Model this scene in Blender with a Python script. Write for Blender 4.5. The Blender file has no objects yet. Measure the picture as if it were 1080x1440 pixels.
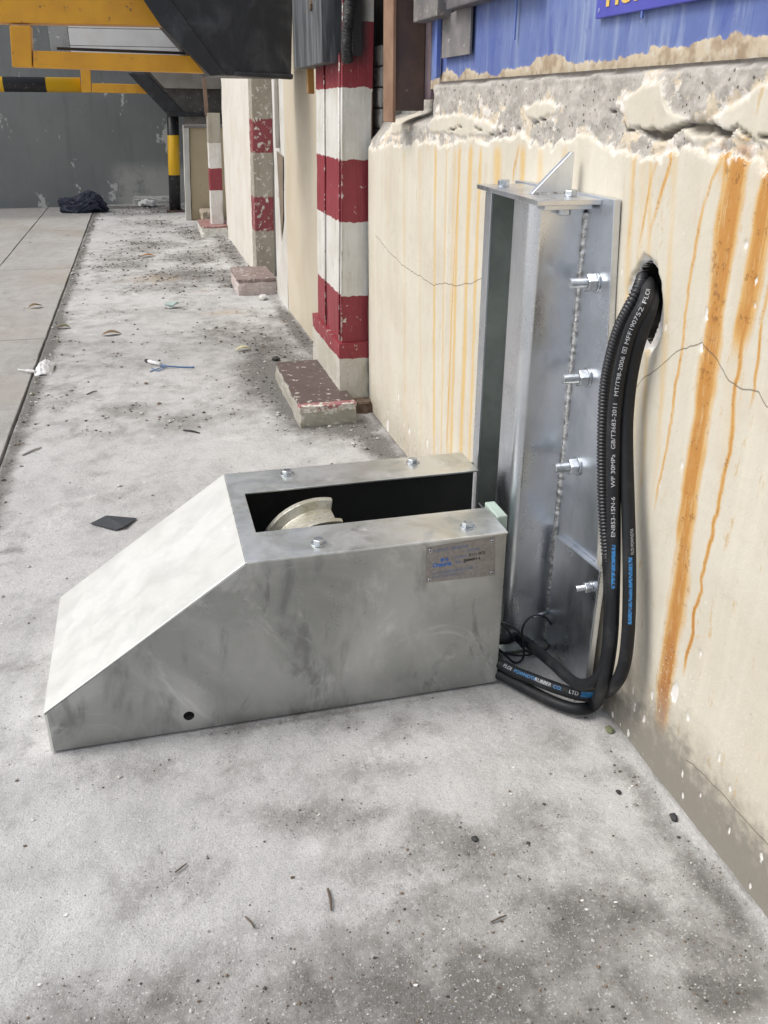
import bpy, math, random
import numpy as np
from mathutils import Vector
random.seed(7); rng = np.random.default_rng(7)
S = bpy.context.scene
C = S.collection
# ------------------------------------------------------------------ camera
FPX, YAW, PITCH, ROLL, CH = 1229.0, .2566, .435, .0035, 1.25
cy_, sy_, cp_, sp_ = math.cos(YAW), math.sin(YAW), math.cos(PITCH), math.sin(PITCH)
FW = np.array([sy_*cp_, cy_*cp_, -sp_]); RT = np.array([cy_, -sy_, 0.]); UP = np.cross(RT, FW)
RT, UP = RT*math.cos(ROLL)+UP*math.sin(ROLL), -RT*math.sin(ROLL)+UP*math.cos(ROLL)
CAM = np.array([0, 0, CH])
from mathutils import Matrix
cd = bpy.data.cameras.new('camera'); cam = bpy.data.objects.new('camera', cd); C.objects.link(cam)
M = Matrix(((RT[0], UP[0], -FW[0], 0), (RT[1], UP[1], -FW[1], 0), (RT[2], UP[2], -FW[2], CH), (0, 0, 0, 1)))
cam.matrix_world = M
cd.sensor_fit = 'VERTICAL'; cd.sensor_height = 36; cd.lens = FPX/1440*36; cd.clip_end = 3000; cd.clip_start = .02
S.camera = cam
# ------------------------------------------------------------------ world, sun
SUN_EL, SUN_AZ = 52, -78           # degrees; azimuth from +y towards +x
w = bpy.data.worlds.new('World'); S.world = w; w.use_nodes = True
wt = w.node_tree; bg = wt.nodes['Background']
sky = wt.nodes.new('ShaderNodeTexSky'); sky.sky_type = 'NISHITA'; sky.sun_disc = False
sky.sun_elevation = math.radians(SUN_EL); sky.sun_rotation = math.radians(SUN_AZ); sky.dust_density = 3; sky.air_density = 1
hs = wt.nodes.new('ShaderNodeHueSaturation'); hs.inputs['Saturation'].default_value = .38
wt.links.new(sky.outputs[0], hs.inputs['Color']); wt.links.new(hs.outputs[0], bg.inputs[0])
bg.inputs[1].default_value = .15
sl = bpy.data.lights.new('sun', 'SUN'); sl.energy = 1.4; sl.angle = math.radians(24); sl.color = (1, .96, .9)
so = bpy.data.objects.new('sun', sl); C.objects.link(so)
az, el = math.radians(SUN_AZ), math.radians(SUN_EL)
sd = Vector((math.sin(az)*math.cos(el), math.cos(az)*math.cos(el), math.sin(el)))
so.rotation_euler = sd.to_track_quat('Z', 'Y').to_euler()
S.view_settings.view_transform = 'Standard'; S.view_settings.look = 'None'; S.view_settings.exposure = 0.35; S.view_settings.gamma = 1
S.cycles.max_bounces = 6

# ------------------------------------------------------------------ measuring helpers
def ray(x, y): return FW + RT*(x-540)/FPX - UP*(y-720)/FPX
def onZ(x, y, z=0.): d = ray(x, y); return CAM + d*((z-CH)/d[2])
def onX(x, y, X): d = ray(x, y); return CAM + d*(X/d[0])
def onY(x, y, Y): d = ray(x, y); return CAM + d*(Y/d[1])

# ------------------------------------------------------------------ numpy noise
_L = rng.random((256, 256))
def vn(x, y, s=1.0, o=0):
    x = np.asarray(x)*s + 37.3*o; y = np.asarray(y)*s + 91.7*o
    xi = np.floor(x).astype(int); yi = np.floor(y).astype(int); fx = x-xi; fy = y-yi
    fx = fx*fx*(3-2*fx); fy = fy*fy*(3-2*fy)
    a = _L[xi % 256, yi % 256]; b = _L[(xi+1) % 256, yi % 256]; c = _L[xi % 256, (yi+1) % 256]; d = _L[(xi+1) % 256, (yi+1) % 256]
    return (a*(1-fx)+b*fx)*(1-fy)+(c*(1-fx)+d*fx)*fy
def fbm(x, y, s=1.0, n=4, o=0):
    t = 0; a = .5; k = 0
    for i in range(n): t = t + a*vn(x, y, s*2**i, o+i*3); k += a; a *= .55
    return t/k
def sst(a, b, x): t = np.clip((x-a)/(b-a), 0, 1); return t*t*(3-2*t)

# ------------------------------------------------------------------ mesh helpers
class MB:
    def __init__(s): s.v = []; s.f = []; s.sm = []
    def add(s, vs, fs, smooth=False):
        o = len(s.v); s.v += [tuple(map(float, p)) for p in vs]; s.f += [tuple(i+o for i in f) for f in fs]; s.sm += [smooth]*len(fs); return s
    def box(s, a, b):
        (x0, y0, z0), (x1, y1, z1) = a, b
        return s.add([(x0,y0,z0),(x1,y0,z0),(x1,y1,z0),(x0,y1,z0),(x0,y0,z1),(x1,y0,z1),(x1,y1,z1),(x0,y1,z1)],
                     [(0,3,2,1),(4,5,6,7),(0,1,5,4),(1,2,6,5),(2,3,7,6),(3,0,4,7)])
    def hexa(s, b, t):      # four bottom, four top points (counter-clockwise from above)
        return s.add(list(b)+list(t), [(0,3,2,1),(4,5,6,7),(0,1,5,4),(1,2,6,5),(2,3,7,6),(3,0,4,7)])
    def prism(s, poly, d):  # closed polygon of 3D points pushed along d
        n = len(poly); d = np.array(d); P = [np.array(p) for p in poly]
        return s.add(P+[p+d for p in P], [tuple(range(n))[::-1], tuple(range(n, 2*n))]+[(i, (i+1) % n, n+(i+1) % n, n+i) for i in range(n)])
    def sweep(s, pts, rad, n=16, caps=True, smooth=True):
        P = [np.array(p, float) for p in pts]; N = len(P)
        fr = frames(P); base = len(s.v); vs = []; fs = []
        for i, (T, U, V) in enumerate(fr):
            r = rad(i/(N-1)) if callable(rad) else (rad[i] if hasattr(rad, '__len__') else rad)
            for k in range(n):
                a = 2*math.pi*k/n; vs.append(P[i]+r*(math.cos(a)*U+math.sin(a)*V))
        for i in range(N-1):
            for k in range(n): fs.append((i*n+k, i*n+(k+1) % n, (i+1)*n+(k+1) % n, (i+1)*n+k))
        s.add(vs, fs, smooth)
        if caps:
            s.f += [tuple(base+k for k in range(n))[::-1], tuple(base+(N-1)*n+k for k in range(n))]; s.sm += [False, False]
        return s
    def cyl(s, a, b, r, n=20, r2=None):
        a = np.array(a, float); b = np.array(b, float); return s.sweep([a, b], [r, r if r2 is None else r2], n, True, True)
    def mesh(s, name, org=(0,0,0)):
        me = bpy.data.meshes.new(name); me.from_pydata([tuple(np.array(p)-np.array(org)) for p in s.v], [], s.f)
        me.polygons.foreach_set('use_smooth', s.sm); me.update(); return me
def frames(P):
    out = []; U = None
    for i in range(len(P)):
        T = P[min(i+1, len(P)-1)]-P[max(i-1, 0)]; T = T/np.linalg.norm(T)
        if U is None:
            U = np.cross(T, (0, 0, 1)) if abs(T[2]) < .9 else np.cross(T, (0, 1, 0))
        U = U-T*(U@T); U /= np.linalg.norm(U); out.append((T, U, np.cross(T, U)))
    return out
def catmull(P, k=10):
    P = [np.array(p, float) for p in P]; P = [2*P[0]-P[1]]+P+[2*P[-1]-P[-2]]; o = []
    for i in range(1, len(P)-2):
        a, b, c, d = P[i-1:i+3]
        for j in range(k):
            t = j/k; o.append(.5*((2*b)+(-a+c)*t+(2*a-5*b+4*c-d)*t*t+(-a+3*b-3*c+d)*t**3))
    o.append(P[-2]); return o
def resample(P, step):
    P = np.array(P); L = np.concatenate([[0], np.cumsum(np.linalg.norm(np.diff(P, axis=0), axis=1))])
    n = max(2, int(L[-1]/step)+1); t = np.linspace(0, L[-1], n)
    return np.stack([np.interp(t, L, P[:, i]) for i in range(3)], 1), L[-1]
def props(o, label=None, cat=None, group=None, kind=None):
    for k, v in (('label', label), ('category', cat), ('group', group), ('kind', kind)):
        if v: o[k] = v
    return o
def wloc(o):
    p = np.zeros(3)
    while o is not None: p += np.array(o.location); o = o.parent
    return p
def build(name, mb, m, parent=None, bevel=0, org=None, seg=2, **kw):
    if org is None: org = wloc(parent) if parent else (0, 0, 0)
    me = mb.mesh(name, org) if isinstance(mb, MB) else mb
    if m and not me.materials: me.materials.append(m)
    o = bpy.data.objects.new(name, me); C.objects.link(o)
    if parent: o.parent = parent; o.location = tuple(np.array(org)-wloc(parent))
    else: o.location = tuple(org)
    if bevel:
        b = o.modifiers.new('bevel', 'BEVEL'); b.width = bevel; b.segments = seg; b.limit_method = 'ANGLE'; b.angle_limit = math.radians(35); b.harden_normals = False
    return props(o, **kw)
def thing(name, loc, label, cat, group=None):
    o = bpy.data.objects.new(name, None); C.objects.link(o); o.location = loc; o.empty_display_size = .05
    return props(o, label, cat, group)
def copy_tree(o, loc=None, parent=None):
    c = o.copy(); C.objects.link(c)
    if parent: c.parent = parent
    if loc is not None: c.location = loc
    for ch in list(o.children): copy_tree(ch, None, c)
    return c

# ------------------------------------------------------------------ material helpers
class NT:
    def __init__(s, name):
        s.m = bpy.data.materials.new(name); s.m.use_nodes = True; s.t = s.m.node_tree; s.b = s.t.nodes['Principled BSDF']; s.pos = None
    def n(s, ty, **kw):
        x = s.t.nodes.new(ty)
        for k, v in kw.items(): setattr(x, k, v)
        return x
    def put(s, sock, v):
        if isinstance(v, bpy.types.NodeSocket): s.t.links.new(v, sock)
        elif isinstance(v, (tuple, list)) and len(v) == 3 and sock.type == 'RGBA': sock.default_value = (*v, 1)
        else: sock.default_value = v
    def P(s):
        if not s.pos: s.pos = s.n('ShaderNodeNewGeometry').outputs['Position']
        return s.pos
    def scale(s, sc):
        x = s.n('ShaderNodeVectorMath', operation='MULTIPLY'); s.put(x.inputs[0], s.P()); x.inputs[1].default_value = sc; return x.outputs[0]
    def noise(s, sc, det=4, rough=.55, vec=None, dist=0):
        x = s.n('ShaderNodeTexNoise'); x.inputs['Scale'].default_value = sc; x.inputs['Detail'].default_value = det; x.inputs['Roughness'].default_value = rough; x.inputs['Distortion'].default_value = dist
        s.put(x.inputs['Vector'], vec if vec is not None else s.P()); return x.outputs['Fac']
    def vor(s, sc, vec=None, feat='F1'):
        x = s.n('ShaderNodeTexVoronoi', feature=feat); x.inputs['Scale'].default_value = sc; s.put(x.inputs['Vector'], vec if vec is not None else s.P()); return x.outputs['Distance']
    def math(s, op, a, b=0., c=None, clamp=False):
        x = s.n('ShaderNodeMath', operation=op, use_clamp=clamp); s.put(x.inputs[0], a); s.put(x.inputs[1], b)
        if c is not None: s.put(x.inputs[2], c)
        return x.outputs[0]
    def step(s, a, b, v, lo=0., hi=1.):
        x = s.n('ShaderNodeMapRange', interpolation_type='SMOOTHSTEP'); s.put(x.inputs['Value'], v)
        if a > b: a, b, lo, hi = b, a, hi, lo
        x.inputs['From Min'].default_value = a; x.inputs['From Max'].default_value = b; x.inputs['To Min'].default_value = lo; x.inputs['To Max'].default_value = hi
        return x.outputs['Result']
    def mix(s, f, a, b, mode='MIX'):
        x = s.n('ShaderNodeMix', data_type='RGBA', blend_type=mode); s.put(x.inputs[0], f); s.put(x.inputs[6], a); s.put(x.inputs[7], b); return x.outputs[2]
    def attr(s, name): return s.n('ShaderNodeAttribute', attribute_name=name).outputs['Fac']
    def z(s):
        x = s.n('ShaderNodeSeparateXYZ'); s.put(x.inputs[0], s.P()); return x.outputs
    def bump(s, h, strength=.5, dist=.01, prev=None):
        x = s.n('ShaderNodeBump'); x.inputs['Strength'].default_value = strength; x.inputs['Distance'].default_value = dist; s.put(x.inputs['Height'], h)
        if prev: s.put(x.inputs['Normal'], prev)
        return x.outputs[0]
    def done(s, col, rough=.8, metal=0., normal=None, spec=.5):
        s.put(s.b.inputs['Base Color'], col); s.put(s.b.inputs['Roughness'], rough); s.put(s.b.inputs['Metallic'], metal); s.b.inputs['Specular IOR Level'].default_value = spec
        if normal: s.put(s.b.inputs['Normal'], normal)
        return s.m

def paint(name, c, c2=None, chip=None, chipamt=.62, rough=.55, sc=6, bump=.25, metal=0., streak=True):
    """worn paint or plaster: blotches, faint runs, chips of another colour"""
    t = NT(name); c2 = c2 or tuple(x*.7 for x in c)
    n1 = t.noise(sc, 6); col = t.mix(t.step(.35, .75, n1), c, c2)
    if streak:
        st = t.noise(1, 4, .6, t.scale((40, 40, 2.5))); col = t.mix(t.step(.5, .85, st, 0, .45), col, c2)
    fine = t.noise(sc*25, 3)
    col = t.mix(t.step(.45, .8, fine, 0, .25), col, c2)
    h = fine
    if chip:
        k = t.noise(sc*4, 6, .65, dist=.4); f = t.step(chipamt, chipamt+.02, k); col = t.mix(f, col, chip); h = t.math('SUBTRACT', fine, f)
    return t.done(col, rough, metal, t.bump(h, bump, .004))

def steel(name, c=(.60, .61, .60), r0=.3, r1=.55, tint=(.5, .5, .46), sc=5, stain=.35, grime=.9, metal=1.):
    """zinc-plated sheet: cloudy sheen, wipe marks, small scratches"""
    t = NT(name)
    a = t.noise(sc, 5, .6, dist=.8); b = t.noise(1, 5, .6, t.scale((14, 14, 5)), dist=.5); g = t.noise(160, 2)
    col = t.mix(t.step(.38, .66, a), c, tint)
    col = t.mix(t.step(.5, .72, b, 0, stain), col, tuple(x*.5 for x in tint))
    wipe = t.noise(2.6, 6, .7, dist=2.2); col = t.mix(t.step(.54, .66, wipe, 0, stain*.8), col, tuple(min(1, x*1.35) for x in c))
    smd = t.noise(1, 6, .7, t.scale((9, 9, 4)), dist=1.2); col = t.mix(t.step(.58, .70, smd, 0, stain*grime), col, tuple(x*.45 for x in tint))
    spots = t.step(.70, .76, t.noise(22, 5, .6)); col = t.mix(t.math('MULTIPLY', spots, .35*grime*grime), col, (.22, .22, .2))
    scr = t.step(.66, .72, t.noise(1, 4, .6, t.scale((24, 24, 420)), dist=.25))
    col = t.mix(t.math('MULTIPLY', scr, .28), col, tuple(min(1, x*1.5) for x in c))
    scv = t.step(.70, .73, t.noise(1, 4, .6, t.scale((300, 300, 22)), dist=.3)); col = t.mix(t.math('MULTIPLY', scv, .25*grime), col, tuple(x*.5 for x in tint))
    rough = t.math('ADD', t.step(.3, .75, b, r0, r1), t.math('MULTIPLY', g, .08))
    rough = t.math('ADD', rough, t.math('MULTIPLY', scr, .12))
    return t.done(col, rough, metal, t.bump(t.math('ADD', t.math('MULTIPLY', a, .5), t.math('MULTIPLY', g, .10)), .06, .004))

def rusty(n, c=(.075, .05, .048), c2=(.14, .085, .06)): return paint(n, c, c2, (.33, .26, .22), .66, .6, 10, .4)
# ================================================================== GROUND
ground_mat = None
def make_ground_mat(name, tone=(.55, .545, .535), slabby=False):
    t = NT(name); D = t.attr('dirt') if not slabby else 0.; Wt = t.attr('white') if not slabby else 0.; T = t.attr('tan') if not slabby else 0.
    n1 = t.noise(1.3, 6, .6); n2 = t.noise(9, 7, .65); n3 = t.noise(60, 5, .6); n4 = t.noise(320, 3, .6)
    col = t.mix(t.step(.3, .7, n1), tone, tuple(x*.84 for x in tone))
    col = t.mix(t.step(.42, .70, n2, 0, .5), col, tuple(x*.62 for x in tone))
    drag = t.noise(1, 6, .65, t.scale((7, 2.2, 7)), dist=1.5); col = t.mix(t.step(.48, .66, drag, 0, .42), col, tuple(x*.66 for x in tone))
    col = t.mix(t.step(.56, .70, t.noise(3.4, 7, .7, dist=1.), 0, .5), col, tuple(min(1, x*1.22) for x in tone))
    col = t.mix(t.step(.60, .66, t.noise(24, 6, .75), 0, .55), col, tuple(x*.45 for x in tone))
    col = t.mix(t.step(.64, .68, t.noise(33, 6, .75), 0, .5), col, tuple(min(1, x*1.35) for x in tone))
    col = t.mix(t.step(.5, .8, n3, 0, .35), col, tuple(x*1.3 for x in tone))
    if slabby: col = t.mix(t.step(.45, .7, t.noise(.9, 4), 0, .6), col, (.34, .30, .25))
    if not slabby:
        nn = t.math('ADD', t.math('MULTIPLY', n2, .7), t.math('MULTIPLY', n3, .55))
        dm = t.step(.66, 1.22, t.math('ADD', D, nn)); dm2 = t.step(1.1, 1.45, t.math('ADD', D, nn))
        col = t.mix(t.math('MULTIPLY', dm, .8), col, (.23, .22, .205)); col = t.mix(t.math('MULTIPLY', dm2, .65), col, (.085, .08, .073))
        col = t.mix(t.step(.85, 1.15, t.math('ADD', Wt, nn), 0, .8), col, (.62, .61, .60))
        col = t.mix(t.step(.8, 1.2, t.math('ADD', T, n2), 0, .6), col, (.42, .33, .23))
    col = t.mix(t.step(.54, .66, n4, 0, .55), col, tuple(x*.42 for x in tone)); col = t.mix(t.step(.56, .68, t.noise(170, 5, .7), 0, .5), col, tuple(min(1, x*1.35) for x in tone)); col = t.mix(t.step(.56, .68, t.noise(120, 6, .75), 0, .4), col, tuple(x*.5 for x in tone))
    sp = t.step(.10, .05, t.vor(75)); col = t.mix(t.math('MULTIPLY', sp, .6), col, (.10, .095, .09))
    sp2 = t.step(.08, .04, t.vor(52)); col = t.mix(t.math('MULTIPLY', sp2, .55), col, (.75, .74, .72))
    h = t.math('ADD', t.math('MULTIPLY', n3, .9), t.math('MULTIPLY', n4, .55)); h = t.math('ADD', h, t.math('MULTIPLY', n2, 1.2))
    return t.done(col, .9, 0, t.bump(h, .6, .008), spec=.25)

def blob(X, Y, pts, rx, ry, amp): 
    r = 0
    for (x, y, k, a, b) in pts: r = np.maximum(r, k*np.exp(-(((X-x)/a)**2+((Y-y)/b)**2)))
    return r
gx = np.concatenate([[-1500, -300, -60, -15, -6, -3.2], np.linspace(-2.6, -.66, 40), [-.637], np.linspace(-.629, 1.0, 120), [1.2, 2, 5, 15, 60, 300, 1500]])
gy = np.concatenate([[-1500, -300, -60, -15, -5, -2, -.8, 0], np.linspace(.3, 3, 180), np.linspace(3.02, 14, 330), [16, 25, 60, 300, 1500]])
GX, GY = np.meshgrid(gx, gy)
def dirt_shade_field(X, Y):
    d = 0*X
    B = [(.2,1.585,.32,.5,.012),(.36,.98,.55,.24,.15),(.1,.98,.36,.24,.1),(-.1,1.17,.38,.12,.07),(.5,.80,.62,.25,.1),(-.05,.85,.42,.4,.12),(.74,.76,.75,.07,.05),(.3,.84,.68,.42,.17),(-.05,.95,.55,.3,.12),(.55,.9,.6,.2,.14),(.15,.93,.5,.45,.12),(.40,1.13,.5,.22,.08),(.78,.80,.5,.1,.08),(.42,1.2,.42,.1,.05),(.30,1.25,.4,.06,.03),(.18,1.28,.3,.1,.04),  # first blob paints contact shade along the housing front; the rest are dirt
         (.85,.95,.5,.03,.5),(.9,1.3,.3,.03,.4),(.62,3.7,.85,.14,.35),(.52,4.3,.75,.14,.5),(.75,3.45,.75,.2,.12),(.82,3.2,.9,.08,.25),(.6,4.9,.55,.14,.4),(.83,5.5,.7,.05,1.0),(.72,4.4,.6,.1,.35),(.45,5.3,.35,.3,.3),
         (.62,7.0,.6,.18,.5),(.3,7.4,.55,.5,.35),(.1,6.9,.35,.4,.25),(.45,8.4,.5,.3,.5),(.75,8.7,.7,.1,1.2),(.5,10.0,.55,.2,.6),(.0,9.2,.4,.35,.5),(.25,12.6,.6,.5,.5),(-.6,12.9,.7,1.2,.25),(-1.6,13.,.5,1.0,.3),(-.2,8.2,.4,.25,.5),(.1,11.,.4,.3,.5),
         (.1,3.7,.25,.2,.15),(-.2,3.95,.33,.2,.12),(-.5,2.6,.45,.06,.03),(-.45,4.2,.2,.1,.3),(.35,3.75,.3,.12,.08)]
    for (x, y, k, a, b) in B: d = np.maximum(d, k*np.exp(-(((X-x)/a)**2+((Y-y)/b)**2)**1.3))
    d = np.maximum(d, (.45+.6*fbm(X*0, Y, 3, 3, 77))*np.exp(-((X+.61)/.05)**2))
    d = np.maximum(d, .75*np.exp(-((X-.91)/.03)**2)*(Y > 2.8))
    d = d + .62*(fbm(X, Y, 2.2, 4, 1)-.5) + .5*(fbm(X, Y, 7, 4, 2)-.5) + .5*(fbm(X, Y, 28, 4, 3)-.5) + .13*sst(2.4, 4.2, Y)*sst(14.5, 13, Y)*(np.abs(X) < 4) + .12*sst(1.1, .9, Y)*(Y > 0)
    return d
D = dirt_shade_field(GX, GY)
Wf = 0*GX
for (x, y, k, a, b) in [(.45,2.6,.45,.5,.35),(.6,2.9,.55,.3,.12),(.45,1.42,.4,.25,.08),(.85,1.45,.45,.08,.15),(.0,1.3,.25,.3,.12),(.885,1.12,.5,.012,.45),(.7,1.1,.3,.06,.2),(.18,1.2,.5,.05,.03),(.05,3.6,.2,.4,.3),(-.2,6.0,.25,.5,.3),(.0,12.3,.8,.12,.18),(.52,.9,.25,.03,.2),(-.58,1.6,.3,.2,.5)]:
    Wf = np.maximum(Wf, k*np.exp(-(((GX-x)/a)**2+((GY-y)/b)**2)))
Tf = 0*GX
for (x, y, k, a, b) in [(.0,7.3,.6,.35,.3),(.45,5.9,.6,.25,.12),(.35,6.7,.5,.25,.06),(.05,4.9,.3,.5,.3),(.3,2.2,.0,.1,.1)]:
    Tf = np.maximum(Tf, k*np.exp(-(((GX-x)/a)**2+((GY-y)/b)**2)))
GZ = (fbm(GX, GY, 1.6, 3, 5)-.5)*.012 + (fbm(GX, GY, 14, 3, 6)-.5)*.006
GZ *= sst(0, .1, 1.7-np.abs(GX-.5)*0)                     # everywhere gently uneven
flat = np.exp(-(((GX-.2)/.62)**4+((GY-1.84)/.36)**4)); GZ = GZ*(1-flat) - .001*flat   # level under the housing
GZ += .004*sst(.86, .9, GX)*(.5+fbm(GX, GY, 8, 2, 8))*(GY > 0)*(GY < 3.7)
GZ[:, gx < -.63] -= .05
GZ[(np.abs(GX) > 5) | (GY < -3) | (GY > 15)] = -.05
def gh(x, y):
    i = int(np.clip(np.searchsorted(gx, x)-1, 0, len(gx)-2)); j = int(np.clip(np.searchsorted(gy, y)-1, 0, len(gy)-2))
    u = (x-gx[i])/(gx[i+1]-gx[i]); v = (y-gy[j])/(gy[j+1]-gy[j])
    if x < -.637: return .003
    return float((GZ[j, i]*(1-u)+GZ[j, i+1]*u)*(1-v)+(GZ[j+1, i]*(1-u)+GZ[j+1, i+1]*u)*v)
nx, ny = len(gx), len(gy)
def gridmesh(name, X, Y, Z, attrs, mat):
    h, w_ = X.shape; me = bpy.data.meshes.new(name)
    V = np.stack([X, Y, Z], -1).reshape(-1, 3); idx = np.arange(h*w_).reshape(h, w_)
    F = np.stack([idx[:-1, :-1], idx[:-1, 1:], idx[1:, 1:], idx[1:, :-1]], -1).reshape(-1, 4)
    me.vertices.add(len(V)); me.vertices.foreach_set('co', V.ravel())
    me.loops.add(F.size); me.loops.foreach_set('vertex_index', F.ravel()); me.polygons.add(len(F))
    me.polygons.foreach_set('loop_start', np.arange(0, F.size, 4)); me.polygons.foreach_set('loop_total', np.full(len(F), 4))
    me.polygons.foreach_set('use_smooth', np.ones(len(F), bool)); me.update(); me.validate()
    for k, a in attrs.items():
        at = me.attributes.new(k, 'FLOAT', 'POINT'); at.data.foreach_set('value', a.ravel().astype(np.float32))
    me.materials.append(mat); return me
gm = gridmesh('ground', GX, GY, GZ, dict(dirt=D, white=Wf, tan=Tf), make_ground_mat('dusty_concrete'))  # dirt attribute also carries the shade painted along the housing base
ground = bpy.data.objects.new('ground', gm); C.objects.link(ground); ground['kind'] = 'structure'
slab_mat = make_ground_mat('old_slab_concrete', (.43, .415, .395), True)
ys = [.2, 2.9, 5.45, 8.0, 10.55, 13.1]
for i, (xa, xb) in enumerate([(-1.232, -.643), (-1.834, -1.242), (-2.436, -1.844), (-3.04, -2.446)]):
    for j in range(len(ys)-1):
        mb = MB(); dz = random.uniform(-.003, .003); y0, y1 = ys[j]+.005, ys[j+1]-.005
        n = 14; e = lambda: random.uniform(-.0025, .0025)
        poly = [(xa+e(), y0+e(), 0), (xb+e(), y0+e(), 0)] + [(xb+e(), y0+(y1-y0)*k/n, 0) for k in range(1, n)] + [(xb+e(), y1+e(), 0), (xa+e(), y1+e(), 0)] + [(xa+e(), y1-(y1-y0)*k/n, 0) for k in range(1, n)]
        mb.prism([(a, b, -.044) for a, b, c in poly], (0, 0, .046+dz))
        build('slab', mb, slab_mat, ground, bevel=.004)

# ================================================================== NEAR WALL (plaster over concrete)
WX = .9
def Wp(x, y): p = onX(x, y, WX); return p[1], p[2]
yy = [.55]
while yy[-1] < 3.70: yy.append(yy[-1]+.0028+.0022*max(0, yy[-1]-.9))
yy = np.array(yy); yy = yy*(3.70/yy[-1])*1.0; zz = np.linspace(-.03, 1.318, 300)
WY, WZ = np.meshgrid(yy, zz)
# plaster edge height along y
edge_px = [(523,212),(540,208),(560,200),(580,206),(600,200),(625,207),(650,198),(680,204),(700,200),(730,196),(765,200),(800,207),(840,196),(862,206),(890,212),(915,218),(940,214),(960,203),(985,212),(1010,205),(1030,214),(1050,228),(1080,238)]
eY, eZ = np.array([Wp(*p) for p in edge_px]).T; o = np.argsort(eY); eY, eZ = eY[o], eZ[o]
edge = np.interp(WY, eY, eZ) + .05*(fbm(WY, WZ, 11, 4, 11)-.5) + .028*(fbm(WY, WZ, 45, 4, 12)-.5)
plas = edge - WZ
def polyfield(poly):
    P = np.array([Wp(*p) for p in poly]); ins = np.zeros(WY.shape, bool); dmin = np.full(WY.shape, 9.)
    for i in range(len(P)):
        (a, b), (c, d) = P[i], P[(i+1) % len(P)]
        cond = ((b > WZ) != (d > WZ)); xs = a+(WZ-b)/((d-b) if d != b else 1e-9)*(c-a); ins ^= cond & (WY < xs)
        t = np.clip(((WY-a)*(c-a)+(WZ-b)*(d-b))/((c-a)**2+(d-b)**2), 0, 1); dmin = np.minimum(dmin, np.hypot(WY-a-t*(c-a), WZ-b-t*(d-b)))
    return np.where(ins, dmin, -dmin)
wob = .022*(fbm(WY, WZ, 24, 5, 14)-.5)
for poly in [[(876,140),(893,128),(905,118),(928,114),(932,140),(945,160),(962,166),(955,184),(925,190),(900,187),(882,178)],
             [(998,165),(1030,152),(1050,140),(1062,120),(1090,110),(1100,215),(1070,200),(1036,196),(1015,186)],
             [(735,150),(770,140),(785,150),(780,162),(758,168),(738,166)], [(604,168),(640,160),(668,165),(700,178),(690,192),(640,190),(606,186)],
             [(960,178),(990,172),(1003,190),(985,204),(962,196)], [(530,170),(560,160),(575,175),(560,188),(528,190)]]:
    plas = np.maximum(plas, polyfield(poly)+wob)
# plaster hole where the hoses go in
hole = polyfield([(907,369),(916,378),(921,395),(924,425),(920,450),(913,470),(907,482),(901,470),(893,440),(889,415),(891,392),(898,376)]) + .006*(fbm(WY, WZ, 50, 3, 15)-.5)
halo = polyfield([(905,362),(922,372),(929,400),(930,440),(926,470),(912,500),(903,486),(886,440),(880,412),(886,388)]) + .02*(fbm(WY, WZ, 40, 4, 16)-.5)
chips = []
for (x, y, r) in [(993,438,14),(985,487,12),(958,655,9),(948,975,30),(967,1010,16),(1012,1065,14),(1070,1205,18),(985,920,10),(1062,395,8),(935,460,9),(545,600,16),(600,625,10),(560,560,8),(575,605,8),(1060,430,8),(905,1010,16),(1048,345,8)]:
    a, b = Wp(x, y); s_ = r/1229*a*1.1
    chips.append(s_*.55-np.hypot((WY-a)*1.6, (WZ-b)*.75)+.5*s_*(fbm(WY, WZ, 90, 3, 17)-.5)*2)
chip = np.max(chips, 0); chip = np.maximum(chip, -.02)
for k in range(90):     # pin-prick flaking low on the wall
    a = random.uniform(.75, 3.4); b = abs(random.gauss(0, .09))+.01; r = random.uniform(.003, .008)
    chip = np.maximum(chip, r-np.hypot((WY-a)*1.8, (WZ-b)*.7))
core = -.006*sst(-.004, .004, plas)                                   # plaster stands 14 mm proud
rough_c = (fbm(WY, WZ, 7, 5, 20)-.5)*.012 + (fbm(WY, WZ, 45, 4, 21)-.5)*.012
WXX = WX + .006 + core + np.where(plas > 0, 0, 1)*rough_c*sst(0, .03, -plas) + (fbm(WY, WZ, 3, 3, 22)-.5)*.004
WXX += .003*sst(-.001, .001, chip)*(plas > 0)
# fissure under the loose plates
fis_px = [(600,172),(625,185),(655,176),(690,190),(730,178),(752,172),(775,163),(800,165),(840,158),(868,155),(876,182),(895,178),(905,187),(930,190),(955,180),(985,178),(1003,184),(1015,187),(1035,182),(1060,196),(1078,194),(1095,205)]
fY, fZ = np.array([Wp(*p) for p in fis_px]).T; o = np.argsort(fY); fY, fZ = fY[o], fZ[o]
fis = np.interp(WY, fY, fZ) + .012*(fbm(WY, 0*WZ, 28, 4, 23)-.5) - WZ
fisw = .0022+.010*np.clip(fbm(WY, 0*WZ, 11, 3, 24)-.50, 0, 1)*4*sst(1.9, 1.6, WY)+.0001
fmask = sst(1, .45, np.abs(fis)/fisw)*(WY < 2.7)*np.where(WY > 1.7, sst(.46, .56, fbm(WY, 0*WZ, 7, 3, 28)), 1)
fmask = np.maximum(fmask, sst(1.3075, 1.312, WZ+.008*(fbm(WY, WZ, 12, 3, 29)-.5)))
WXX += .014*fmask
WXX += np.where((fis > 0) & (fis < .05) & (WY < 1.8), (fbm(WY, WZ, 35, 4, 25)-.5)*.008*sst(.05, .02, fis), 0)
big = polyfield([(520,152),(560,150),(600,160),(640,100),(1100,60),(1100,40),(520,40)])
WXX += .10*sst(1.285, 1.318, WZ)**2*0
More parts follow.
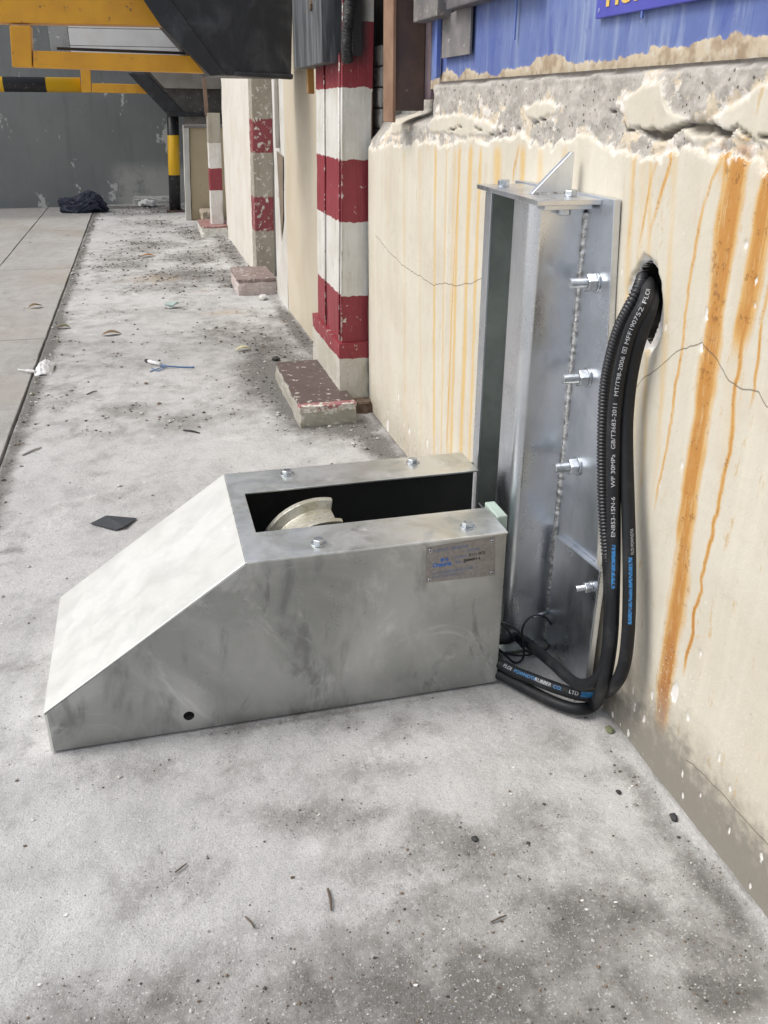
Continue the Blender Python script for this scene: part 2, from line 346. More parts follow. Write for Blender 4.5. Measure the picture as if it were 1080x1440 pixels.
WXX = WXX + .006*sst(1.300, 1.318, WZ+.012*(fbm(WY, WZ, 30, 4, 27)-.5))                  # worn arris of the ledge
# far end of ledge is broken away lower
cut = sst(2.86, 2.98, WY)*sst(1.19, 1.24, WZ); WXX += .10*cut
cut2 = sst(3.3, 3.55, WY)*sst(1.10, 1.2, WZ); WXX += .06*cut2
hm = sst(-.001, .004, hole); WXX += .11*hm
WXX += .010*sst(-.004, .004, halo)*(1-hm)
# rust and yellow runs
def run(px, wpx, amp, fade=.08, wig=.004, o_=0, K=2.15):
    P = np.array([Wp(*p) for p in px]); oo = np.argsort(P[:, 1]); zc, yc = P[oo, 1], P[oo, 0]
    c = np.interp(WZ, zc, yc) + wig*(fbm(WZ, 0*WZ, 22, 4, 30+o_)-.5)*2
    w0 = (wpx+1.2)/1229*K*(.7+.6*fbm(WZ, 0*WZ, 12, 3, 50+o_))
    f = np.clip(1-np.abs(WY-c)/w0, 0, 1)**.8
    return amp*f*(.72+.5*fbm(WY, WZ, 6, 3, 90+o_))*sst(zc[0]-fade, zc[0]+fade*.4, WZ)*sst(zc[-1]+.03, zc[-1]-.02, WZ)
rust = np.zeros(WY.shape)
for i, (px, w_, a, wg) in enumerate([
    ([(1042,205),(1030,260),(1012,400),(990,560),(968,720),(952,850),(935,960),(930,1010)], 19, 1.0, .006),
    ([(1030,220),(1012,300),(1000,420)], 8, .6, .004),
    ([(1100,200),(1075,280),(1058,400),(1042,470)], 15, 1.0, .005),
    ([(1042,470),(1034,545),(1031,600),(1013,700),(995,780),(978,860),(968,925)], 3.2, .95, .010),
    ([(1080,400),(1068,480),(1060,545)], 2.5, .7, .006),
    ([(1012,225),(998,260),(980,330),(970,400),(955,520),(935,640),(922,700)], 3.0, .55, .008),
    ([(938,200),(942,225),(925,290),(915,320)], 4, .6, .006), ([(930,205),(915,250),(900,330)], 3, .5, .006),
    ([(730,205),(722,240)], 6, .55, .003), ([(893,205),(890,270),(883,340)], 5, .35, .003),
    ([(648,205),(636,420),(628,630)], 3.2, .55, .003), ([(1010,205),(1018,215),(1022,235)], 14, .75, .004)]):
    rust = np.maximum(rust, run(px, w_, a, .07, wg, i))
yel = np.zeros(WY.shape)
for i, (x0, x1, w_, a) in enumerate([(568,570,5,.45),(590,592,6,.4),(612,610,7,.75),(628,620,4,.6),(646,634,6,.85),(662,648,9,.9),(676,660,7,.75),(640,630,12,.45),(700,690,14,.7),(735,725,10,.7),(760,748,12,.45),(795,782,8,.5),(890,872,7,.45),(905,888,10,.3),(915,905,5,.5),(950,925,6,.4),(1075,1020,20,.25),(545,548,6,.25)]):
    yel = np.maximum(yel, run([(x0, 208), (x1, 640)], w_, a, .35, .003, 60+i, 3.0))
low = sst(.30, .0, WZ+.10*(fbm(WY, WZ, 5, 4, 40)-.5))
lowd = low*(.55+.45*sst(1.9, 1.2, WY)) 
ca_px = [(860,580),(880,560),(903,535),(925,518),(950,497),(985,483),(1005,500),(1025,535),(1045,548),(1066,552),(1080,575)]
def crack(px, oo):
    Y, Z = np.array([Wp(*p) for p in px]).T; q = np.argsort(Y); Y, Z = Y[q], Z[q]
    d = np.interp(WY, Y, Z) + .014*(fbm(WY, 0*WY, 24, 4, oo)-.5) - WZ
    slope = 1+0*d; out = (WY < Y[0]) | (WY > Y[-1]); return np.where(out, .05, d)
crk = crack(ca_px, 70); c2 = crack([(528,330),(545,352),(565,372),(590,388),(610,402),(625,398),(640,403),(665,398),(680,390)], 71)
c3 = crack([(965,1068),(985,1085),(1010,1110),(1045,1150),(1080,1190)], 72)
cm = np.minimum(np.minimum(np.abs(crk), np.abs(c2)), np.abs(c3))
sgn = np.where(np.abs(crk) == cm, crk, np.where(np.abs(c2) == cm, c2, c3))
t = NT('weathered_cream_plaster'); p = t.attr('plas'); n1 = t.noise(5, 6, .6); n2 = t.noise(40, 5, .6); n3 = t.noise(220, 3)
vs = t.noise(1, 5, .6, t.scale((26, 26, 1.2)))
cr = t.mix(t.step(.3, .75, n1), (.63, .59, .50), (.565, .515, .42)); cr = t.mix(t.step(.45, .75, vs, 0, .45), cr, (.71, .66, .55)); cr = t.mix(t.step(.52, .68, t.noise(2.2, 7, .7), 0, .5), cr, (.53, .465, .36)); cr = t.mix(t.step(.60, .66, t.noise(1, 6, .75, t.scale((40, 40, 9)))), cr, (.56, .44, .27)); cr = t.mix(t.step(.63, .67, t.noise(60, 5, .75), 0, .35), cr, (.36, .30, .23))
vs2 = t.noise(1, 5, .6, t.scale((60, 60, 1.6))); 
Yl = t.attr('yel'); Rs = t.attr('rust'); jag = t.math('MULTIPLY', t.math('SUBTRACT', vs2, .5), 2.4); jy = t.math('MULTIPLY', jag, .45)
cr = t.mix(t.step(.06, .7, t.math('ADD', Yl, t.math('MULTIPLY', jy, Yl)), 0, .85), cr, (.64, .44, .17))
cr = t.mix(t.step(.04, .55, t.math('ADD', Rs, t.math('MULTIPLY', jag, Rs)), 0, .92), cr, (.60, .36, .115))
cr = t.mix(t.step(.35, .85, t.math('ADD', Rs, t.math('MULTIPLY', jag, Rs)), 0, .85), cr, (.46, .205, .045)); cr = t.mix(t.math('MULTIPLY', t.step(.3, .8, Rs), t.step(.7, .25, t.math('ADD', t.z()[2], t.math('MULTIPLY', n1, .3)), 0, .6)), cr, (.33, .13, .05)); cr = t.mix(t.math('MULTIPLY', t.step(.50, .68, t.noise(1, 7, .75, t.scale((90, 90, 14)))), t.step(.1, .6, Rs, 0, .6)), cr, (.62, .45, .24)); cr = t.mix(t.math('MULTIPLY', t.step(.56, .62, t.noise(55, 6, .75)), t.step(.1, .6, Rs, 0, .6)), cr, (.20, .085, .03))
cr = t.mix(t.math('MULTIPLY', t.step(.62, .66, t.noise(150, 3)), t.step(.45, .2, t.z()[2], 0, .8)), cr, (.72, .68, .6))
cr = t.mix(t.step(.60, .72, t.noise(9, 6, .7), 0, .18), cr, (.38, .33, .27))
lw = t.attr('low'); cr = t.mix(t.step(.35, 1.1, t.math('ADD', lw, t.math('MULTIPLY', n2, .5)), 0, .6), cr, (.36, .32, .26))
cr = t.mix(t.step(.9, 1.35, t.math('ADD', lw, t.math('MULTIPLY', n2, .8)), 0, .8), cr, (.20, .185, .16))
cr = t.mix(t.step(.66, .70, t.noise(30, 6, .7), 0, .5), cr, (.8, .78, .74))
ch = t.attr('chip'); cr = t.mix(t.step(-.001, .001, ch), cr, (.74, .72, .69))
ck = t.math('ABSOLUTE', t.attr('crk')); wdt = t.step(.0026, .0010, t.math('ADD', ck, t.math('MULTIPLY', n2, .0008))); cr = t.mix(t.math('MULTIPLY', wdt, .75), cr, (.14, .11, .08))
pp = t.math('ADD', p, t.math('MULTIPLY', t.math('SUBTRACT', n2, .5), .010))
con = t.mix(t.step(.35, .7, t.noise(18, 6, .65)), (.48, .45, .405), (.35, .33, .295)); con = t.mix(t.step(.5, .75, t.noise(90, 4), 0, .6), con, (.62, .60, .57)); con = t.mix(t.step(.6, .72, t.noise(7, 5, .65), 0, .6), con, (.30, .28, .26)); con = t.mix(t.step(.22, .1, t.vor(60)), con, (.12, .11, .10))
hz = t.z()[2]
wh = t.mix(t.step(.42, .55, t.noise(22, 5, .65)), (.74, .70, .65), (.64, .55, .42)); wh = t.mix(t.step(.58, .64, t.noise(34, 5, .7)), wh, (.42, .36, .29))
band = t.step(-.030, -.018, t.math('ADD', pp, t.math('MULTIPLY', t.math('SUBTRACT', t.noise(10, 6, .7), .54), .34)))
con = t.mix(band, con, wh)
hl = t.attr('halo'); 
col = t.mix(t.step(-.0015, .0015, pp), con, cr)
rim = t.math('MULTIPLY', t.step(-.006, -.001, pp), t.step(.012, .004, pp)); col = t.mix(t.math('MULTIPLY', rim, t.step(.50, .56, t.noise(34, 6, .75), 0, .8)), col, (.72, .68, .62))
col = t.mix(t.step(-.001, .001, t.math('ADD', hl, t.math('MULTIPLY', t.math('SUBTRACT', n2, .5), .02))), col, t.mix(t.step(.4, .6, n2), (.80, .79, .78), (.62, .60, .57)))
col = t.mix(t.step(-.0035, -.0015, t.math('ADD', t.attr('hole'), t.math('MULTIPLY', t.math('SUBTRACT', n2, .5), .006))), col, (.022, .02, .018))  # near-black put into the colour for the shade inside the hole
col = t.mix(t.math('MULTIPLY', t.attr('fis'), .9), col, (.06, .05, .04))
col = t.mix(t.math('MULTIPLY', t.step(.15, .7, Rs, 0, .5), t.step(0, -.01, pp)), col, (.38, .18, .06))
nb = t.bump(t.math('ADD', t.math('MULTIPLY', n3, .35), n2), .35, .004)
nb = t.bump(t.math('MULTIPLY', t.noise(45, 6, .7), t.step(0, -.02, pp)), .55, .010, nb)
wall_mat = t.done(col, .78, 0, nb, spec=.3)
wm = gridmesh('plaster_face', WXX, WY, WZ, dict(plas=plas, rust=rust, yel=yel, low=lowd, chip=chip, crk=sgn, halo=halo, hole=hole, fis=fmask), wall_mat)
wm.flip_normals()
near_wall = thing('plaster_wall', (WX, 2.1, 0), 'cream plastered wall with orange rust streaks and a crumbling grey concrete ledge, behind the steel post', 'wall')
o = build('plaster_face', wm, None, near_wall, org=(0, 0, 0)); 
conc = paint('rough_concrete', (.34, .325, .305), (.22, .21, .195), (.5, .48, .45), .64, .9, 9, .8)
build('concrete_core', MB().box((1.03, .2, -.03), (1.25, 3.68, 1.30)), conc, near_wall, bevel=.01)
# returns at the far end, facing down the yard behind the pillar
build('end_face', MB().box((.905, 3.66, -.03), (1.03, 3.702, 1.10)), conc, near_wall, bevel=.008)
build('near_end', MB().box((.905, .2, -.03), (1.03, .552, 1.31)), paint('plain_cream_plaster', (.66, .585, .45), (.56, .48, .36), (.7, .68, .64), .68, .8, 4, .3), near_wall, bevel=.006)

# ================================================================== BLUE PANEL
BX = .945
by = np.linspace(.7, 3.02, 460); bz = np.linspace(1.300, 2.2, 180)
BY, BZ = np.meshgrid(by, bz)
def Bp(x, y): p = onX(x, y, BX); return p[1], p[2]
pe = np.array([Bp(*p) for p in [(595,112),(620,105),(640,96),(645,104),(665,100),(700,103),(740,97),(760,84),(790,80),(830,82),(880,78),(920,70),(960,66),(1000,58),(1040,48),(1085,44),(1110,40)]]); q = np.argsort(pe[:, 0])
peel = BZ - np.interp(BY, pe[q, 0], pe[q, 1]) + .045*(fbm(BY, BZ, 9, 5, 80)-.5) + .016*(fbm(BY, BZ, 70, 3, 81)-.5)
BXX = BX - .0012*sst(.002, -.002, peel) + (fbm(BY, BZ, 2, 2, 82)-.5)*.006 + np.where(peel < 0, (fbm(BY, BZ, 30, 4, 83)-.5)*.003, 0)
t = NT('faded_blue_paint'); p = t.attr('peel'); n = t.noise(4, 6); v = t.noise(1, 6, .65, t.scale((30, 30, 3))); f_ = t.noise(60, 4)
c = t.mix(t.step(.3, .7, n), (.095, .14, .36), (.16, .215, .42)); c = t.mix(t.step(.46, .7, v, 0, .8), c, (.27, .335, .50)); c = t.mix(t.step(.52, .68, t.noise(1, 6, .7, t.scale((14, 14, 6)), dist=1), 0, .6), c, (.06, .085, .32))
c = t.mix(t.step(.66, .69, t.noise(21, 6, .7)), c, (.5, .48, .45)); c = t.mix(t.step(.68, .72, t.noise(1, 6, .7, t.scale((22, 22, 6)))), c, (.25, .17, .12))
d = t.mix(t.step(.4, .62, t.noise(25, 5, .6)), (.56, .47, .34), (.36, .27, .18)); d = t.mix(t.step(.5, .7, f_, 0, .6), d, (.62, .58, .5))
col = t.mix(t.step(-.0015, .0015, t.math('ADD', p, t.math('MULTIPLY', t.math('SUBTRACT', f_, .5), .012))), d, c)
m = t.done(col, .55, 0, t.bump(t.math('ADD', f_, v), .3, .004))
bm_ = gridmesh('blue_face', BXX, BY, BZ, dict(peel=peel), m); bm_.flip_normals()
blue = thing('blue_door_panel', (BX, 1.9, 1.32), 'faded blue painted metal panel with peeling lower edge, above the concrete ledge', 'panel')
build('blue_face', bm_, None, blue, org=(0, 0, 0))
bluem = paint('old_blue_paint', (.11, .17, .48), (.2, .27, .5), (.4, .33, .25), .7, .5, 5)
build('backing', MB().box((.985, .4, 1.32), (1.03, 3.02, 2.3)), bluem, blue)
s0 = onX(843, 27, BX-.004); s1 = onX(985, -2, BX-.004)
ya, yb_ = s1[1]-.35, s0[1]; zs = s0[2]
signo = build('sign_plate', MB().box((BX-.014, ya, zs), (BX-.006, yb_, zs+.30)), paint('sign_blue', (.07, .075, .40), (.10, .11, .46), None, .7, .45, 8, .1), blue, bevel=.002, label='dark blue sign plate with yellow lettering, cut off by the picture top')
# grey patch and hinge stile on the far end of the blue panel
a = onX(626, 24, BX-.006); b = onX(664, 76, BX-.006)
build('repair_patch', MB().prism([(BX-.014, a[1], a[2]), (BX-.014, b[1], a[2]+.012), (BX-.014, b[1], b[2]), (BX-.014, a[1], b[2])], (.006, 0, 0)), paint('weathered_ply', (.24, .22, .215), (.13, .125, .13), (.35, .33, .3), .62, .8, 12, .5), blue, label='weathered grey patch screwed over the blue paint')
a = onX(612, 80, BX-.02); build('stile', MB().box((BX-.02, a[1]-.012, 1.33), (BX-.006, a[1]+.012, 2.2)), bluem, blue, bevel=.002)
a = onX(625, 80, BX-.012); 
for k in range(3): build('joint_strip', MB().box((BX-.012, 1.06+k*.62, 1.40), (BX-.008, 1.066+k*.62, 2.2)), bluem, blue)

# ------------------------------------------------------------------ text helper
def font_mesh(txt, size, bold=0., align='LEFT', space=1.0):
    cu = bpy.data.curves.new('lettering', 'FONT'); cu.body = txt; cu.size = size; cu.align_x = align; cu.offset = bold; cu.resolution_u = 3; cu.space_character = space
    ob = bpy.data.objects.new('lettering', cu); C.objects.link(ob)
    dg = bpy.context.evaluated_depsgraph_get(); me = bpy.data.meshes.new_from_object(ob.evaluated_get(dg)); bpy.data.objects.remove(ob)
    V = np.array([v.co[:] for v in me.vertices]).reshape(-1, 3); F = [tuple(p.vertices) for p in me.polygons]; return V, F
def flat(name, c, rough=.5, metal=0): 
    t = NT(name); return t.done(t.mix(t.step(.35, .7, t.noise(120, 3), 0, .5), c, tuple(x*.6 for x in c)), rough, metal)
yel_l = flat('yellow_letter_paint', (.75, .52, .12))
V, F = font_mesh('HUNT', .062, .0022); 
mb = MB(); mb.add([(BX-.0155, yb_-.042-v[0]*1.25, zs+.020+v[1]) for v in V], F); build('lettering', mb, yel_l, signo)
V, F = font_mesh('IP', .012); mb = MB(); mb.add([(BX-.0155, yb_-.012-v[0], zs+.01+v[1]) for v in V], F); build('lettering', mb, flat('pale_mark', (.4, .45, .6)), signo)

# ================================================================== BRACKET POST
galv = steel('zinc_plated_steel', (.76, .78, .81), .20, .42, (.60, .63, .67), 2.2, .22, .0); galv2 = steel('zinc_plated_plate', (.72, .75, .80), .22, .42, (.55, .58, .62), 3, .25, .15)
bright = steel('bright_zinc_fastener', (.62, .65, .68), .25, .4, (.42, .44, .46), 40, .3)
dull = steel('dull_grey_steel', (.42, .44, .42), .4, .6, (.33, .36, .34), 4)
br = thing('steel_post', (.82, 1.85, 0), 'tall zinc-plated steel bracket post bolted to the cream wall beside the housing', 'post')
ZT = 1.083
PX = .884      # wall plate face
build('wall_plate', MB().prism([(PX, 1.619, ZT+.004), (PX, 1.522, .318), (PX, 1.524, .03), (PX, 2.12, .03), (PX, 2.12, ZT+.004)], (.0145, 0, 0)), galv2, br, bevel=.0015)
k0 = onX(783, 752, PX-.012); k1 = onX(846, 803, PX-.012); k2 = onX(828, 950, PX-.012); k3 = onX(764, 925, PX-.012)
build('foot_plate', MB().prism([(PX-.016, k0[1], k0[2]), (PX-.016, k1[1], k1[2]), (PX-.016, k1[1]+.004, .03), (PX-.016, k0[1], .03)], (.016, 0, 0)), galv2, br, bevel=.003)
# square tube with rounded corners
x0, x1, y0, y1, rr = .763, .882, 1.73, 1.845, .024
prof = []
for (cx, cy, a0) in ((x0+rr, y0+rr, 180), (x1-.006, y0+.006, 270), (x1-.006, y1-.006, 0), (x0+rr, y1-rr, 90)):
    r = rr if cx < .82 else .006
    for k in range(9): a = math.radians(a0+k*11.25); prof.append((cx+r*math.cos(a), cy+r*math.sin(a)))
mb = MB(); n = len(prof); zs_ = np.linspace(.012, ZT-.012, 30)
mb.add([(x, y, z) for z in zs_ for x, y in prof], [(i*n+k, i*n+(k+1) % n, (i+1)*n+(k+1) % n, (i+1)*n+k) for i in range(29) for k in range(n)], True)
me = mb.mesh('tube', wloc(br)); tube = build('tube', me, galv, br, org=tuple(wloc(br)))
build('far_flange', MB().box((.7925, 2.052, .012), (.882, 2.061, ZT-.012)), galv, br, bevel=.0015)
build('web', MB().box((.8665, 1.846, .012), (.876, 2.0515, ZT-.012)), dull, br)
build('lip', MB().box((.7865, 2.022, .012), (.7915, 2.0615, ZT-.0115)), galv, br, bevel=.001)
build('recess_sheet', MB().box((.793, 2.045, .03), (.866, 2.0515, ZT-.014)), steel('grey_green_steel', (.42, .45, .43), .45, .6, (.33, .36, .34), 6, .2, .3), br)  # darker grey-green sheet over the recess side of the far flange
build('top_plate', MB().prism([(.746, 1.668, ZT-.010), (.8835, 1.668, ZT-.010), (.8835, 2.072, ZT-.010), (.768, 2.072, ZT-.010)], (0, 0, .010)), galv, br, bevel=.001)
build('packing_plate', MB().box((.772, 1.69, ZT-.021), (.875, 1.728, ZT-.0105)), galv2, br, bevel=.001)
g0 = onZ(746, 259, ZT); g1 = onZ(804, 267, ZT)
gy0 = 1.80
ga, gb = onY(748, 263, gy0), onY(803, 263, gy0); gt = onY(803, 211, gy0)
# gusset: right angled triangle plate standing on the top plate
gp = [(.789, gy0+.0, ZT), (.880, gy0, ZT), (.880, gy0, ZT+.081), (.873, gy0, ZT+.081)]
build('gusset', MB().prism(gp, (0, .016, 0)), galv, br, bevel=.0012)
def weld(P, r, name='weld_bead'):
    P, L = resample(P, .0035); rad = [r*(.85+.25*random.random()) for _ in P]; P = P+rng.normal(0, r*.06, P.shape)
    return build(name, MB().sweep(P, rad, 8), weldm, br)
t = NT('weld_metal'); n_ = t.noise(90, 5, .7); weldm = t.done(t.mix(t.step(.4, .62, n_), (.80, .80, .79), (.34, .33, .32)), .38, .85, t.bump(n_, .6, .004))
weld([(PX-.001, 1.727, .015), (PX-.001, 1.727, ZT-.03)], .0068)
weld([(.789, gy0-.001, ZT+.001), (.878, gy0-.001, ZT+.001)], .0028)
def hexprism(c, ax, af, h, rot=0):
    c = np.array(c, float); ax = np.array(ax, float); u = np.cross(ax, (0, 0, 1)) if abs(ax[2]) < .9 else np.array([1., 0, 0]); u /= np.linalg.norm(u); v = np.cross(ax, u); R_ = af/math.sqrt(3)
    mb = MB(); poly = [c+R_*(math.cos(rot+k*math.pi/3)*u+math.sin(rot+k*math.pi/3)*v) for k in range(6)]
    # chamfered outer end
    pin = [c+ax*h+(p-c)*.90 for p in poly]; pmid = [p+ax*h*.86 for p in poly]
    mb.add(poly+pmid+pin, [tuple(range(6))[::-1]]+[(i, (i+1) % 6, 6+(i+1) % 6, 6+i) for i in range(6)]+[(6+i, 6+(i+1) % 6, 12+(i+1) % 6, 12+i) for i in range(6)]+[tuple(range(12, 18))])
    return mb
def stud(root, p, ax, r, L, af, hn, wash=.019, rot=.3):
    p = np.array(p, float); ax = np.array(ax, float)
    b = None
    N = int(L/.0008); P = [p+ax*(L*i/N) for i in range(N+1)]; rad = [r*(1-.11*(i % 3 == 1)-.02*(i % 3 == 2)) for i in range(N)]+[r*.8]
    b = build('bolt', MB().sweep(P, rad, 18, True, False), bright, root)
    build('nut', hexprism(p+ax*.0045, ax, af, hn, rot), bright, b, bevel=.0006)
    build('washer', MB().cyl(p+ax*.0003, p+ax*.0042, wash, 28), bright, b, bevel=.0005)
    return b
for (px_, py_, L) in ((838, 397, .058), (826, 531, .058), (812, 655, .056)):
    p = onX(px_, py_, PX); stud(br, (PX, p[1], p[2]), (-1, 0, 0), .0105, L, .034, .019, .0215)
p = onX(833, 825, PX-.012); stud(br, (PX-.016, p[1], p[2]), (-1, 0, 0), .0072, .036, .021, .012, .0125)
def capbolt(root, p, af=.022, h=.009, wash=.013, nm='bolt', recess=False):
    b = build(nm, hexprism((p[0], p[1], p[2]+.003), (0, 0, 1), af, h, random.random()), bright, root, bevel=.0007)
    build('washer', MB().cyl((p[0], p[1], p[2]+.0003), (p[0], p[1], p[2]+.003), wash, 24), bright, b, bevel=.0004); return b
p = onZ(707, 255, ZT); capbolt(br, (.802, 1.99, ZT), .024, .012)
p = onZ(805, 272, ZT); capbolt(br, (.848, 1.735, ZT), .024, .010)
build('nut', hexprism((.825, 1.710, ZT-.0215), (0, 0, -1), .022, .012, .2), bright, br, bevel=.0006)
# base packing and pin
build('base_plate', MB().box((.74, 1.70, .001), (.882, 2.10, .0115)), dull, br, bevel=.001)
pa, pb = onX(774, 859, .868), None
build('pin', MB().cyl((.870, 1.700, onX(772, 860, .87)[2]), (.822, 1.690, onX(772, 860, .87)[2]-.004), .0042, 12), bright, br)
gq = onZ(704, 726, .408); gr_ = onZ(679, 706, .408)
build('guide_block', MB().box((.703, gq[1]-.0, .30), (.728, gr_[1], .408)), paint('pale_green_primer', (.42, .52, .45), (.33, .40, .36), None, .6, .5, 12, .1), br, bevel=.003)

# ================================================================== HOUSING
hb = thing('clamp_housing', (.2, 1.84, 0), 'zinc-plated steel housing with sloping left end and slotted top, standing on the concrete floor', 'machine housing')
HG = steel('housing_sheet_shaded', (.52, .53, .52), .24, .44, (.37, .38, .37), 3.2, .62); HGt = steel('housing_top_sheet_lit', (.80, .81, .79), .24, .44, (.60, .61, .57), 8, .4, .9, .9)  # one zinc sheet: sides darker, top lighter, fall of light put into colour
HGs = steel('housing_slope_sheet_lit', (.88, .88, .84), .36, .44, (.80, .80, .75), 3, .14, .5, .72)  # lightest copy: the slope's sky brightness is put into its colour
YF, YB, XL, XR, XK, HZ, NZ = 1.596, 2.078, -.305, .698, .127, .404, .109
TH = .005
hx, hz_, hr = -.019, .043, .0115
out = [(XL, .005), (XR, .005), (XR, HZ-TH-.0005), (XK+.003, HZ-TH-.0005), (XL, NZ-.004)]
# front sheet with a real round hole
N = 24; circ = [(hx+hr*math.cos(2*math.pi*k/N), hz_+hr*math.sin(2*math.pi*k/N)) for k in range(N)]
import bmesh
def sheet_with_hole(y0, th, out, circ):
    bm = bmesh.new(); vo = [bm.verts.new((x, y0, z)) for x, z in out]; vc = [bm.verts.new((x, y0, z)) for x, z in circ]
    ed = [bm.edges.new((vo[i], vo[(i+1) % len(vo)])) for i in range(len(vo))]+[bm.edges.new((vc[i], vc[(i+1) % len(vc)])) for i in range(len(vc))]
    bmesh.ops.triangle_fill(bm, use_beauty=True, edges=ed)
    for f in bm.faces:
        if f.normal.y > 0: f.normal_flip()
    r = bmesh.ops.extrude_face_region(bm, geom=bm.faces[:]); bmesh.ops.translate(bm, vec=(0, th, 0), verts=[e for e in r['geom'] if isinstance(e, bmesh.types.BMVert)])
    bmesh.ops.recalc_face_normals(bm, faces=bm.faces[:]); bmesh.ops.translate(bm, vec=-Vector(wloc(hb)), verts=bm.verts[:])
    me = bpy.data.meshes.new('side_sheet'); bm.to_mesh(me); bm.free(); return me
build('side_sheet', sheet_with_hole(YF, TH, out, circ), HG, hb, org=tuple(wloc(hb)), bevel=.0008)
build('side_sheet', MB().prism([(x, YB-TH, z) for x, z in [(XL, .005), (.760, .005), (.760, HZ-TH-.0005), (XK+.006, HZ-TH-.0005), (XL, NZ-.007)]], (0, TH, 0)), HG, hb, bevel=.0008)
SY0, SY1, SX = 1.728, 1.948, .164
top = [(XK, YF-.0025), (XR+.002, YF-.0025), (XR+.002, SY0), (SX, SY0), (SX, SY1), (.762, SY1), (.762, YB+.003), (XK, YB+.003)]
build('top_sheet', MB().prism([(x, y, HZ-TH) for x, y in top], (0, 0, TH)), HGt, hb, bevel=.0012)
d = np.array([XL-XK, NZ-HZ]); d /= np.linalg.norm(d); nrm = np.array([d[1], -d[0]])
q0 = np.array([XK-.0008, HZ]); q1 = np.array([XL-.003, NZ])
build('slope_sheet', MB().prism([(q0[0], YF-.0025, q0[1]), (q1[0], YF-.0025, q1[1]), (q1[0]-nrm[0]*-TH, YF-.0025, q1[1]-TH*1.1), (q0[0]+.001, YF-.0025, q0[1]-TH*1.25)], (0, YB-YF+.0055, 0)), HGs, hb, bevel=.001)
build('nose_sheet', MB().box((XL-.003, YF-.0005, .006), (XL+.002, YB+.0005, NZ-.006)), HGs, hb)
build('end_sheet', MB().box((XR-TH, YF+TH+.0005, .002), (XR, SY0+.04, HZ-TH-.001)), HG, hb)
inner = paint('dark_slot_shade', (.018, .02, .018), (.03, .032, .028), None, .6, .6, 6, .2)  # near-black for sheets added inside the slot, standing in for its shade
build('slot_shade', MB().box((XK+.012, SY1+.075, .02), (.776, SY1+.085, HZ-.012)).box((XK+.012, SY0-.07, .02), (.69, SY0-.06, HZ-.012)).box((.03, SY0-.06, .02), (.036, SY1+.07, .33)).box((.04, SY0-.06, .012), (.74, SY1+.07, .018)), inner, hb)
# guide roller: grooved rim, cut short
rc = (.335, .238); Ro, Rg, Ri = .155, .132, .118; ya_, yb2 = 1.765, 1.905; sw = .018
prof = [(Ro, ya_), (Ro, ya_+sw), (Rg, ya_+sw+.006), (Rg, yb2-sw-.006), (Ro, yb2-sw), (Ro, yb2), (Ri, yb2), (Ri, ya_)]
mb = MB(); A = [math.radians(a) for a in np.linspace(78, 215, 40)]; npf = len(prof)
mb.add([(rc[0]+r*math.cos(a), y, rc[1]+r*math.sin(a)) for a in A for r, y in prof], [(i*npf+k, i*npf+(k+1) % npf, (i+1)*npf+(k+1) % npf, (i+1)*npf+k) for i in range(len(A)-1) for k in range(npf)]+[tuple(range(npf))[::-1], tuple((len(A)-1)*npf+k for k in range(npf))])
t = NT('machined_casting'); n_ = t.noise(14, 5); n3_ = t.noise(70, 5, .7); rc0 = t.mix(t.step(.35, .65, n_), (.68, .66, .58), (.48, .45, .34)); rc0 = t.mix(t.step(.52, .66, n3_, 0, .7), rc0, (.28, .26, .20)); rl = t.done(rc0, t.step(.3, .7, n3_, .3, .6), .7, t.bump(n3_, .5, .004))
roll = build('roller', mb, rl, hb, bevel=.0015, label='pale machined roller rim showing in the dark slot')
for x_, y_ in ((.287, 1.640), (.622, 1.640), (.282, 2.040), (.612, 2.038)): capbolt(hb, (x_, y_, HZ), .0225, .009, .0175)
# nameplate
np_ = [(.513, .3885), (.671, .3945), (.676, .2985), (.514, .3015)]
pl = build('nameplate', MB().prism([(x, YF-.0012, z) for x, z in np_][::-1], (0, .001, 0)), flat('anodised_plate', (.34, .315, .30), .35, .6), hb, label='small riveted nameplate with a blue logo')
blu = flat('blue_print', (.02, .15, .52)); blu2 = flat('faded_blue_print', (.14, .22, .40)); blk = flat('black_print', (.03, .03, .03))
tl = math.atan2(.006, .158)
def plate_text(txt, x, z, size, m, bold=0, sx=1.):
    V, F = font_mesh(txt, size, bold); mb = MB(); mb.add([(x+v[0]*sx*math.cos(tl)-v[1]*math.sin(tl), YF-.0015, z+v[1]*math.cos(tl)+v[0]*sx*math.sin(tl)) for v in V], F); build('lettering', mb, m, pl)
plate_text('Onauma', .5285, .3375, .0155, blu, .0005, .80); plate_text('欧马', .546, .3500, .0095, blu, .0003)
plate_text('电液防风  铁楔制动器', .528, .3745, .0085, blu2); plate_text('产品合格', .606, .3665, .0072, blu2)
plate_text('产品型号', .578, .3525, .0072, blu2); plate_text('E111-0C5', .612, .3550, .0092, blk, .0003)
plate_text('编号', .580, .3405, .0072, blu2); plate_text('JJMM8H-4', .600, .3425, .0092, blk, .0003)
plate_text('本产品由起重机械有限公司制造', .528, .3195, .0068, blu2); plate_text('电话 0571-8888 传真 0571-888', .528, .3110, .0055, blu2)
for x_, z_ in ((.5215, .3805), (.6635, .386), (.667, .3065), (.5215, .3085)):
    sc_ = build('screw', MB().cyl((x_, YF-.0013, z_), (x_, YF-.0042, z_), .0052, 20, .0036), bright, pl)
    build('socket', hexprism((x_, YF-.0041, z_), (0, -1, 0), .0034, .0004), blk, sc_)

